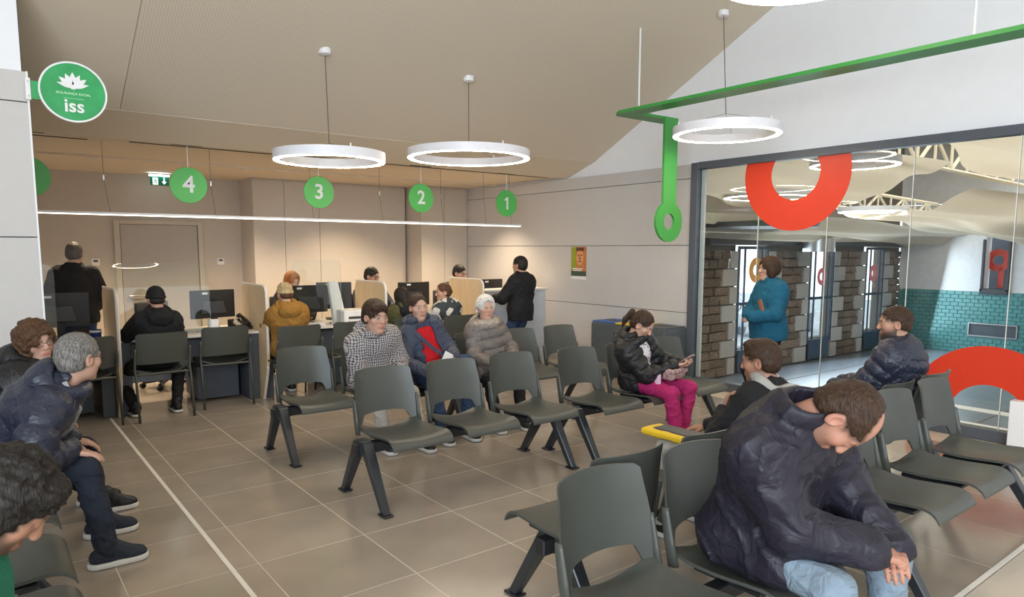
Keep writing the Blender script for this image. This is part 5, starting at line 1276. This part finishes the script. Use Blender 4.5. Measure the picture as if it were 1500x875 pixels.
# --- nearest: man bowing his head
person('man in a navy jacket bowing his bald-fronted head, on the nearest bench', (2.37, 1.50), -90, 1.78, 'sit', lean=28, hpos=(2.28, 1.12, 1.085), head=dict(yaw=-78, pitch=76, roll=8, closed=True, s=1.05), skin='ruddy', jacket='navy_shell', jk=dict(t=.050, fold=.006, hem=.5, cuff=1.0, ch=1), trousers='light_jeans', hair='balding', hairc='dark_brown', beard=.45, collar='stand', fat=.05,
       hands={1: dict(p=(.02, .46, .63), d=(-.75, .6, -.25), n=(0, -.3, -1), curl=.6), -1: dict(p=(-.13, .47, .60), d=(.8, .5, -.1), n=(.2, .3, -.9), curl=.6)}, feet={1: (.17, .46, .085), -1: (-.22, .42, .085)})
# --- man in the grey hood, back to back, hand at his chin
hd_ = person('young man in a black jacket with grey hood, hand at his chin', (3.25, 2.06), 90, 1.55, 'sit', hpos=(3.28, 2.07, 1.03), head=dict(yaw=107, pitch=8, s=1.0), skin='tan', jacket='black', jk=dict(t=.022, hem=.28, hoodc='grey_fleece', cuff=.9, ls=1.14), trousers='stone_trousers', hair='quiff', hairc='dark_brown', beard=.25, collar='hood',
       hands={-1: dict(w=(3.215, 2.235, .765), d=(.22, -.22, .95), n=(.25, -1, -.1), curl=.9, pole=(-.5, .4, -.9)), 1: dict(p=(.12, .40, .60), d=(-.5, .8, -.15), n=(0, 0, -1), curl=.5)}, feet={1: (.14, .42, .085), -1: (-.20, .45, .085)})
# --- man in the dark puffer jacket by the glass
person('bearded man in a dark blue puffer jacket, seated by the glass wall', (5.12, 2.13), 95, 1.70, 'sit', hpos=(5.14, 2.19, 1.13), head=dict(yaw=122, pitch=3, s=1.03), skin='mid', jacket='navy_puff', jk=dict(t=.046, puff=.085, fold=.0035, hem=.3), trousers='dark_jeans', hair='crew', hairc='dark_brown', beard=.95, collar='stand', fat=.10,
       hands={1: dict(p=(.06, .40, .62), d=(-.7, .7, -.1), n=(0, 0, -1)), -1: dict(p=(-.06, .40, .64), d=(.7, .7, -.1), n=(0, 0, -1))})
# --- woman in magenta trousers with a phone
pk = person('woman with a ponytail and magenta trousers looking at her phone', (4.50, 4.00), -80, 1.60, 'sit', hpos=(4.37, 3.86, 1.025), head=dict(yaw=-66, pitch=34, roll=0, closed=True, pony='knit_cream', s=1.02), sex='f', skin='fair', jacket='black_puff', jk=dict(t=.030, puff=.075, fold=.003, hem=.15, open=.060, openlow=.040, leg=1.03, flare=1.12, furc='black_puff'), trousers='magenta', shoes='shoe_brown', inner='dots', hair='pulled', hairc='dark_brown', collar='stand',
       hands={1: dict(p=(.02, .34, .685), d=(-.45, .85, .2), n=(-.3, -.1, .9), curl=.7), -1: dict(p=(-.10, .35, .685), d=(.25, .95, .2), n=(.4, -.1, .9), curl=.7)}, feet={1: (.10, .44, .085), -1: (-.12, .36, .085)})
# --- standing woman in petrol blue by the glass
bl = person('woman in a petrol blue fleece standing by the glass wall, arms crossed', (6.33, 3.91), 160, 1.575, 'stand', hpos=(6.32, 3.93, 1.463), head=dict(yaw=142, pitch=0, s=1.0), sex='f', skin='fair', jacket='petrol', jk=dict(t=.034, fold=.004, sweater=True, drop=.06), trousers='black', hair='bob', hairc='dark_brown', collar='roll', fat=.10,
       hands={1: dict(p=(.02, .24, 1.00), d=(-.9, .25, -.35), n=(0, -1, -.2), curl=.9, pole=(.9, -.4, -.7)), -1: dict(p=(-.05, .25, .985), d=(.85, .3, -.3), n=(0, -1, .1), curl=.8, pole=(-.9, -.4, -.7))})
# --- row B: boy in tweed, woman in red; row C: white-haired woman
person('boy in a grey tweed hooded jacket with dark fringe, looking aside', (2.66, 5.42), -88, 1.62, 'sit', hpos=(2.56, 5.12, 1.10), head=dict(yaw=-84, pitch=6, s=1.12), skin='fair', jacket='tweed', jk=dict(t=.040, fold=.005, hem=.3), trousers='stone_trousers', shoes='shoe_black', hair='boy', hairc='dark_brown', collar='hood', fat=.06,
       hands={1: dict(p=(.02, .34, .60), d=(-.7, .6, -.2), n=(0, 0, -1)), -1: dict(p=(-.06, .36, .62), d=(.7, .6, -.2), n=(0, 0, -1))}, feet={1: (.12, .42, .085), -1: (-.16, .56, .085)})
rd = person('woman in a slate blue jacket over a red top holding a white slip', (3.24, 5.42), -94, 1.64, 'sit', hpos=(3.10, 5.36, 1.135), head=dict(yaw=-96, pitch=2, roll=-4), sex='f', skin='fair', jacket='bluegrey', jk=dict(t=.030, fold=.006, hem=.1, open=.075, openlow=.085), trousers='jeans', inner='red_knit', hair='pulled', hairc='dark_brown', collar='hood', fat=.08,
       hands={1: dict(p=(.20, .36, .60), d=(-.4, .9, -.2), n=(0, 0, -1)), -1: dict(p=(-.08, .34, .70), d=(.85, .5, .1), n=(.1, -.6, -.8), curl=.9)})
ol = person('white-haired woman in a taupe coat with a fur collar', (3.90, 5.42), -102, 1.56, 'sit', hpos=(3.83, 5.35, 1.095), head=dict(yaw=-104, pitch=1), sex='f', skin='fair', jacket='taupe', jk=dict(t=.034, puff=.095, fold=.003, hem=.5, long=True), trousers='black', hair='womanshort', hairc='white', collar='fur', fat=.08,
       hands={1: dict(p=(.10, .36, .585), d=(-.3, .9, -.3), n=(0, 0, -1), curl=.8), -1: dict(p=(-.12, .33, .655), d=(.7, .7, -.1), n=(0, -.2, -1), curl=.8)})
# --- left bench: grey-haired man, curly woman, youth
gm = person('grey-haired man with glasses in a navy quilted jacket, seen from behind', (-.02, 4.375), 0, 1.76, 'sit', hpos=(.40, 4.22, 1.075), head=dict(yaw=32, pitch=4, s=1.03), skin='fair', jacket='navy_puff', jk=dict(t=.045, puff=.10, fold=.004, hem=.22), trousers='dark_jeans', shoes='shoe_navy', hair='short', hairc='grey', gl=True, collar='hood',
       hands={1: dict(p=(.26, .33, .615), d=(.05, 1, -.30), n=(0, -.3, -1), curl=.3), -1: dict(p=(-.06, .36, .60), d=(.1, .9, -.3), n=(0, 0, -1), curl=.4)}, feet={1: (.36, .47, .085), -1: (-.10, .50, .085)})
zr = [gm['nb'] + gm['R2'] * .085 + gm['U2'] * .085 - gm['F2'] * .03, gm['nb'] + gm['R2'] * .098 + gm['U2'] * .055 + gm['F2'] * .05, gm['nb'] + gm['R2'] * .075 + gm['U2'] * .02 + gm['F2'] * .125, gm['chest'] + gm['R2'] * .05 + gm['F2'] * .178 + gm['U2'] * .06, gm['chest'] + gm['R2'] * .045 + gm['F2'] * .185 - gm['U2'] * .08]
o = ribbon([tuple(p) for p in zr], .022, tuple(gm['R2']), 'zip_edge', C_['grey_fleece'], gm['root'], .006); o.matrix_parent_inverse = Matrix.Translation(-gm['root'].location)
cw = person('curly brown-haired woman with glasses in a black coat turning her head', (-.10, 4.97), 0, 1.62, 'sit', hpos=(.30, 4.93, 1.155), head=dict(yaw=-62, pitch=2, roll=-6), sex='f', skin='fair', jacket='black_puff', jk=dict(t=.040, fold=.005, hem=.25), trousers='black', shoes='shoe_black', hair='curly', hairc='brown', gl=True, collar='hood', fat=.08,
       hands={1: dict(p=(.06, .42, .60), d=(-.4, .9, -.2), n=(0, 0, -1)), -1: dict(p=(-.06, .40, .62), d=(.4, .9, -.2), n=(0, 0, -1))}, feet={1: (.10, .66, .085), -1: (-.12, .60, .085)})
person('black-haired youth in green at the lower left corner, head bent down', (-.13, 2.03), 0, 1.66, 'sit', hpos=(.02, 1.98, 1.045), head=dict(yaw=-6, pitch=46, roll=0, closed=True, s=1.03), skin='tan', jacket='green_cloth', jk=dict(t=.022, fold=.005), trousers='dark_jeans', hair='mop', hairc='black', beard=.8, collar='stand',
       hands={1: dict(p=(.20, .10, .62), d=(-.5, .9, -.3), n=(0, 0, -1)), -1: dict(p=(-.14, .16, .62), d=(.4, .9, -.2), n=(0, 0, -1))})
# --- customers at the desks
dk = {1: dict(p=(.16, .40, .785), d=(-.5, .9, 0), n=(0, 0, -1)), -1: dict(p=(-.16, .40, .785), d=(.5, .9, 0), n=(0, 0, -1))}
person('man in a black hoodie and black beanie at the desk, seen from behind', (1.36, 7.50), 92, 1.62, 'sit', seat=.475, hpos=(1.385, 7.52, 1.15), head=dict(yaw=95, pitch=14), skin='mid', jacket='black', jk=dict(t=.030, fold=.006, hem=.1), trousers='black', hair='beanie', hairc='black', collar='hood', hands=dk, near=False, feet={1: (.17, .02, .085), -1: (-.20, .06, .085)})
person('person in a mustard hooded coat and cream knitted hat at the desk', (2.66, 7.38), 85, 1.64, 'sit', seat=.475, hpos=(2.62, 7.38, 1.165), head=dict(yaw=88, pitch=10), sex='f', skin='fair', jacket='mustard', jk=dict(t=.040, fold=.006, hem=.2), trousers='black', hair='knit', hairc='brown', collar='hood', near=False, fat=.05,
       hands={1: dict(p=(.25, .44, .79), d=(-.2, 1, 0), n=(0, 0, -1)), -1: dict(p=(-.12, .42, .79), d=(.4, .9, 0), n=(0, 0, -1))})
person('dark-haired customer in an olive and black jacket, seen from behind', (4.02, 7.38), 88, 1.46, 'sit', seat=.475, hpos=(4.03, 7.38, 1.075), head=dict(yaw=92, pitch=18), sex='f', skin='mid', jacket='olive', jk=dict(t=.034, fold=.006, hoodc='black'), trousers='dark_jeans', hair='longdark', hairc='black', collar='hood', near=False, hands=dk)
person('woman in a black and white checked coat turning left, brown ponytail', (4.68, 7.36), 100, 1.60, 'sit', seat=.475, hpos=(4.60, 7.34, 1.115), head=dict(yaw=165, pitch=4, bun=True), sex='f', skin='fair', jacket='check', jk=dict(t=.038, fold=.006), trousers='dark_jeans', hair='pulled', hairc='brown', collar='roll', near=False, hands=dk)
person('man in a black jacket and jeans standing at the tall counter', (5.74, 7.22), 100, 1.60, 'stand', hpos=(5.735, 7.235, 1.44), head=dict(yaw=112, pitch=2), skin='mid', jacket='black', jk=dict(t=.036, fold=.005, drop=.12), trousers='jeans', hair='short', hairc='black', collar='stand', near=False,
       hands={1: dict(p=(.16, .30, 1.02), d=(-.5, .8, .1), n=(0, 0, -1)), -1: dict(p=(-.18, .30, 1.0), d=(.5, .8, .1), n=(0, 0, -1))})
# --- staff
person('grey-haired man in a dark jumper and jeans standing beyond the left desk', (.86, 9.0), 84, 1.72, 'stand', hpos=(.875, 9.01, 1.59), head=dict(yaw=72, pitch=8), skin='fair', jacket='black', jk=dict(t=.030, fold=.004, sweater=True, drop=.06), trousers='jeans', hair='short', hairc='salt', collar='roll', near=False, fat=.08,
       hands={1: dict(p=(.20, .26, .98), d=(-.3, .9, .1), n=(-.5, 0, -1)), -1: dict(p=(-.20, .26, .98), d=(.3, .9, .1), n=(.5, 0, -1))})
person('ginger-haired clerk sitting behind the person in mustard', (3.24, 8.86), -100, 1.62, 'sit', seat=.49, hpos=(3.205, 8.74, 1.245), head=dict(yaw=-75, pitch=14), sex='f', skin='fair', jacket='charcoal', jk=dict(t=.02, sweater=True), hair='bob', hairc='ginger', collar='roll', near=False, hands=dk)
person('dark-haired clerk with glasses half hidden by the third divider', (4.38, 8.88), -85, 1.74, 'sit', seat=.49, hpos=(4.335, 8.76, 1.275), head=dict(yaw=-60, pitch=12), skin='mid', jacket='bluegrey', jk=dict(t=.02, sweater=True), hair='short', hairc='black', collar='shirt', gl=True, near=False, hands=dk)
person('clerk with glasses whose forehead shows over the fourth divider', (5.80, 8.88), -95, 1.74, 'sit', seat=.49, hpos=(5.80, 8.78, 1.29), head=dict(yaw=-70, pitch=12), skin='fair', jacket='charcoal', jk=dict(t=.02, sweater=True), hair='short', hairc='black', collar='shirt', gl=True, near=False, hands=dk)

# ================================================================== THINGS THEY HOLD
def at_hand(p, q, up=.0, fwd=.07): return p['wr'][q] + p['hdir'][q] * fwd + p['hnrm'][q][0] * up
M['bagpink'] = cloth('pink_grey_bag_cloth', (.42, .28, .27), .6, 1.0, 30, .3, noise=.5)
ph_ = at_hand(pk, 1, .035, .10) * .5 + at_hand(pk, -1, .035, .10) * .5
pt_ = thing('smartphone', 'smartphone in a pale case held by the woman in magenta', 'phone', tuple(ph_ + np.array([0, 0, .01])), math.radians(-80 - 90)); box('phone_case', (0, 0, 0), (.07, .14, .009), M['bagpink'], pt_, .003, Matrix.Rotation(.6, 3, 'X')); box('phone_screen', (0, -.002, .006), (.062, .128, .002), M['carglass'], pt_, 0, Matrix.Rotation(.6, 3, 'X'))
F_, R_, U_ = pk['F'], pk['R'], np.array([0, 0, 1.])
lp = pk['P0'] + F_ * .30 + U_ * .085
Bp = np.stack([R_, F_, U_], 1).astype(np.float32)
k = Sdf(); k.box(lp - R_ * .01, A_(.13, .085, .045), Bp, .035, .02)
for i in range(5): k.cap(lp + R_ * (-.12 + .05 * i) + F_ * -.08 + U_ * .03, lp + R_ * (-.09 + .05 * i) + F_ * .09 + U_ * .035, .018, .022, .012)
k.disp = lambda P: .006 * nz(P, 45, 2); tag(to_obj('handbag', k, .006, M['bagpink'], None), 'crumpled pink and white handbag on the lap of the woman in magenta', 'bag')
k = Sdf(); c0 = lp + R_ * .14 - F_ * .03
k.cap(c0 + U_ * .06 - R_ * .06, c0 + U_ * .03, .022, .024, .02, (A_(F_), .5)); k.cap(c0 + U_ * .03, c0 + R_ * .05 - U_ * .10, .028, .035, .02, (A_(R_), .4)); k.disp = lambda P: .006 * nz(P, 50, 2)
tag(to_obj('scarf', k, .006, C_['lilac'], None), 'lilac scarf hanging from the lap of the woman in magenta', 'scarf')
# slip and blue shoulder bag of the woman in red
hp_ = at_hand(rd, -1, .015, .10); box_ = box('paper_slip', (0, 0, 0), (.09, .004, .13), M['paper'], None, 0, Matrix.Rotation(.5, 3, 'Y')); box_.location = tuple(hp_ + rd['R'] * .03 + rd['F'] * .03); tag(box_, 'white paper slip in the hand of the woman in red', 'paper')
sb_ = thing('shoulder_bag', 'blue shoulder bag with strap across the woman in red', 'bag', tuple(rd['P0']))
F_, R_ = rd['F'], rd['R']; cst = rd['chest']
k = Sdf(); k.box(rd['P0'] - R_ * .15 + F_ * .24 + U_ * .10, A_(.14, .07, .06), np.stack([R_, F_, U_], 1).astype(np.float32), .03, .02); k.disp = lambda P: .004 * nz(P, 40, 2)
o = to_obj('bag_body', k, .007, C_['jeans'], sb_); o.matrix_parent_inverse = Matrix.Translation(-Vector(rd['P0']))
st = [rd['nb'] + rd['R2'] * .10 + rd['U2'] * .035 + rd['F2'] * .02, cst + rd['R2'] * .085 + rd['F2'] * .175 + rd['U2'] * .07, cst + rd['R2'] * .03 + rd['F2'] * .20 - rd['U2'] * .03, rd['P0'] + rd['F2'] * .215 - R_ * .04 + U_ * .17, rd['P0'] - R_ * .10 + F_ * .235 + U_ * .12]
o = ribbon([tuple(p) for p in st], .032, tuple(F_), 'strap', C_['bluegrey'], sb_); o.matrix_parent_inverse = Matrix.Translation(-Vector(rd['P0']))
# black handbag of the white-haired woman, curly woman's bag, wallet of the woman in blue
F_, R_ = ol['F'], ol['R']; bag('handbag', 'small black handbag on the lap of the white-haired woman', 'bag', ol['P0'] + F_ * .33 + U_ * .115 - R_ * .06, A_(.10, .06, .045), np.stack([R_, F_, U_], 1).astype(np.float32), C_['black'])
F_, R_ = cw['F'], cw['R']; bag('handbag', 'black bag on the knees of the curly-haired woman', 'bag', cw['P0'] + F_ * .42 + U_ * .10 + R_ * .0, A_(.12, .09, .065), np.stack([R_, F_, U_], 1).astype(np.float32), C_['black'])
F_, R_ = bl['F'], bl['R']; wl_ = bl['chest'] + F_ * .20 - U_ * .05 + R_ * -.01
o = box('wallet', (0, 0, 0), (.05, .022, .13), mat('brown_leather_wallet', (.25, .10, .05), .5), None, .006, Matrix.Rotation(.45, 3, 'Y'), 2); o.location = tuple(wl_ + R_ * -.10); o.rotation_euler = (0, 0, math.radians(160 - 90)); tag(o, 'brown leather wallet tucked under the arm of the woman in blue', 'wallet')
# yellow and grey pouch on the knee of the man with the grey hood, black glove hand
kn_ = hd_['kn'][-1]; F_, R_ = hd_['F'], hd_['R']
pz = thing('pouch', 'yellow and grey pouch lying on the knee of the man in grey hood', 'pouch', tuple(kn_ + U_ * .085))
k = Sdf(); cc = kn_ - F_ * .06 + U_ * .088 + R_ * .02; B2 = np.stack([R_, F_, U_], 1).astype(np.float32); k.box(cc, A_(.085, .20, .020), B2, .015, .01); k.disp = lambda P: .003 * nz(P, 40, 2)
o = to_obj('pouch_body', k, .006, M['yellow'], pz); o.matrix_parent_inverse = Matrix.Translation(-Vector(kn_ + U_ * .085))
k = Sdf(); k.box(cc + U_ * .019 + R_ * .012, A_(.06, .14, .007), B2, .005, .01); o = to_obj('pouch_flap', k, .005, M['screen_grey'], pz); o.matrix_parent_inverse = Matrix.Translation(-Vector(kn_ + U_ * .085))
o = box('leaflet', (5.0, 5.36, .4545), (.12, .16, .004), M['paper'], None, 0, Matrix.Rotation(.4, 3, 'Z')); tag(o, 'white leaflet left on the empty seat nearest the right wall', 'paper')
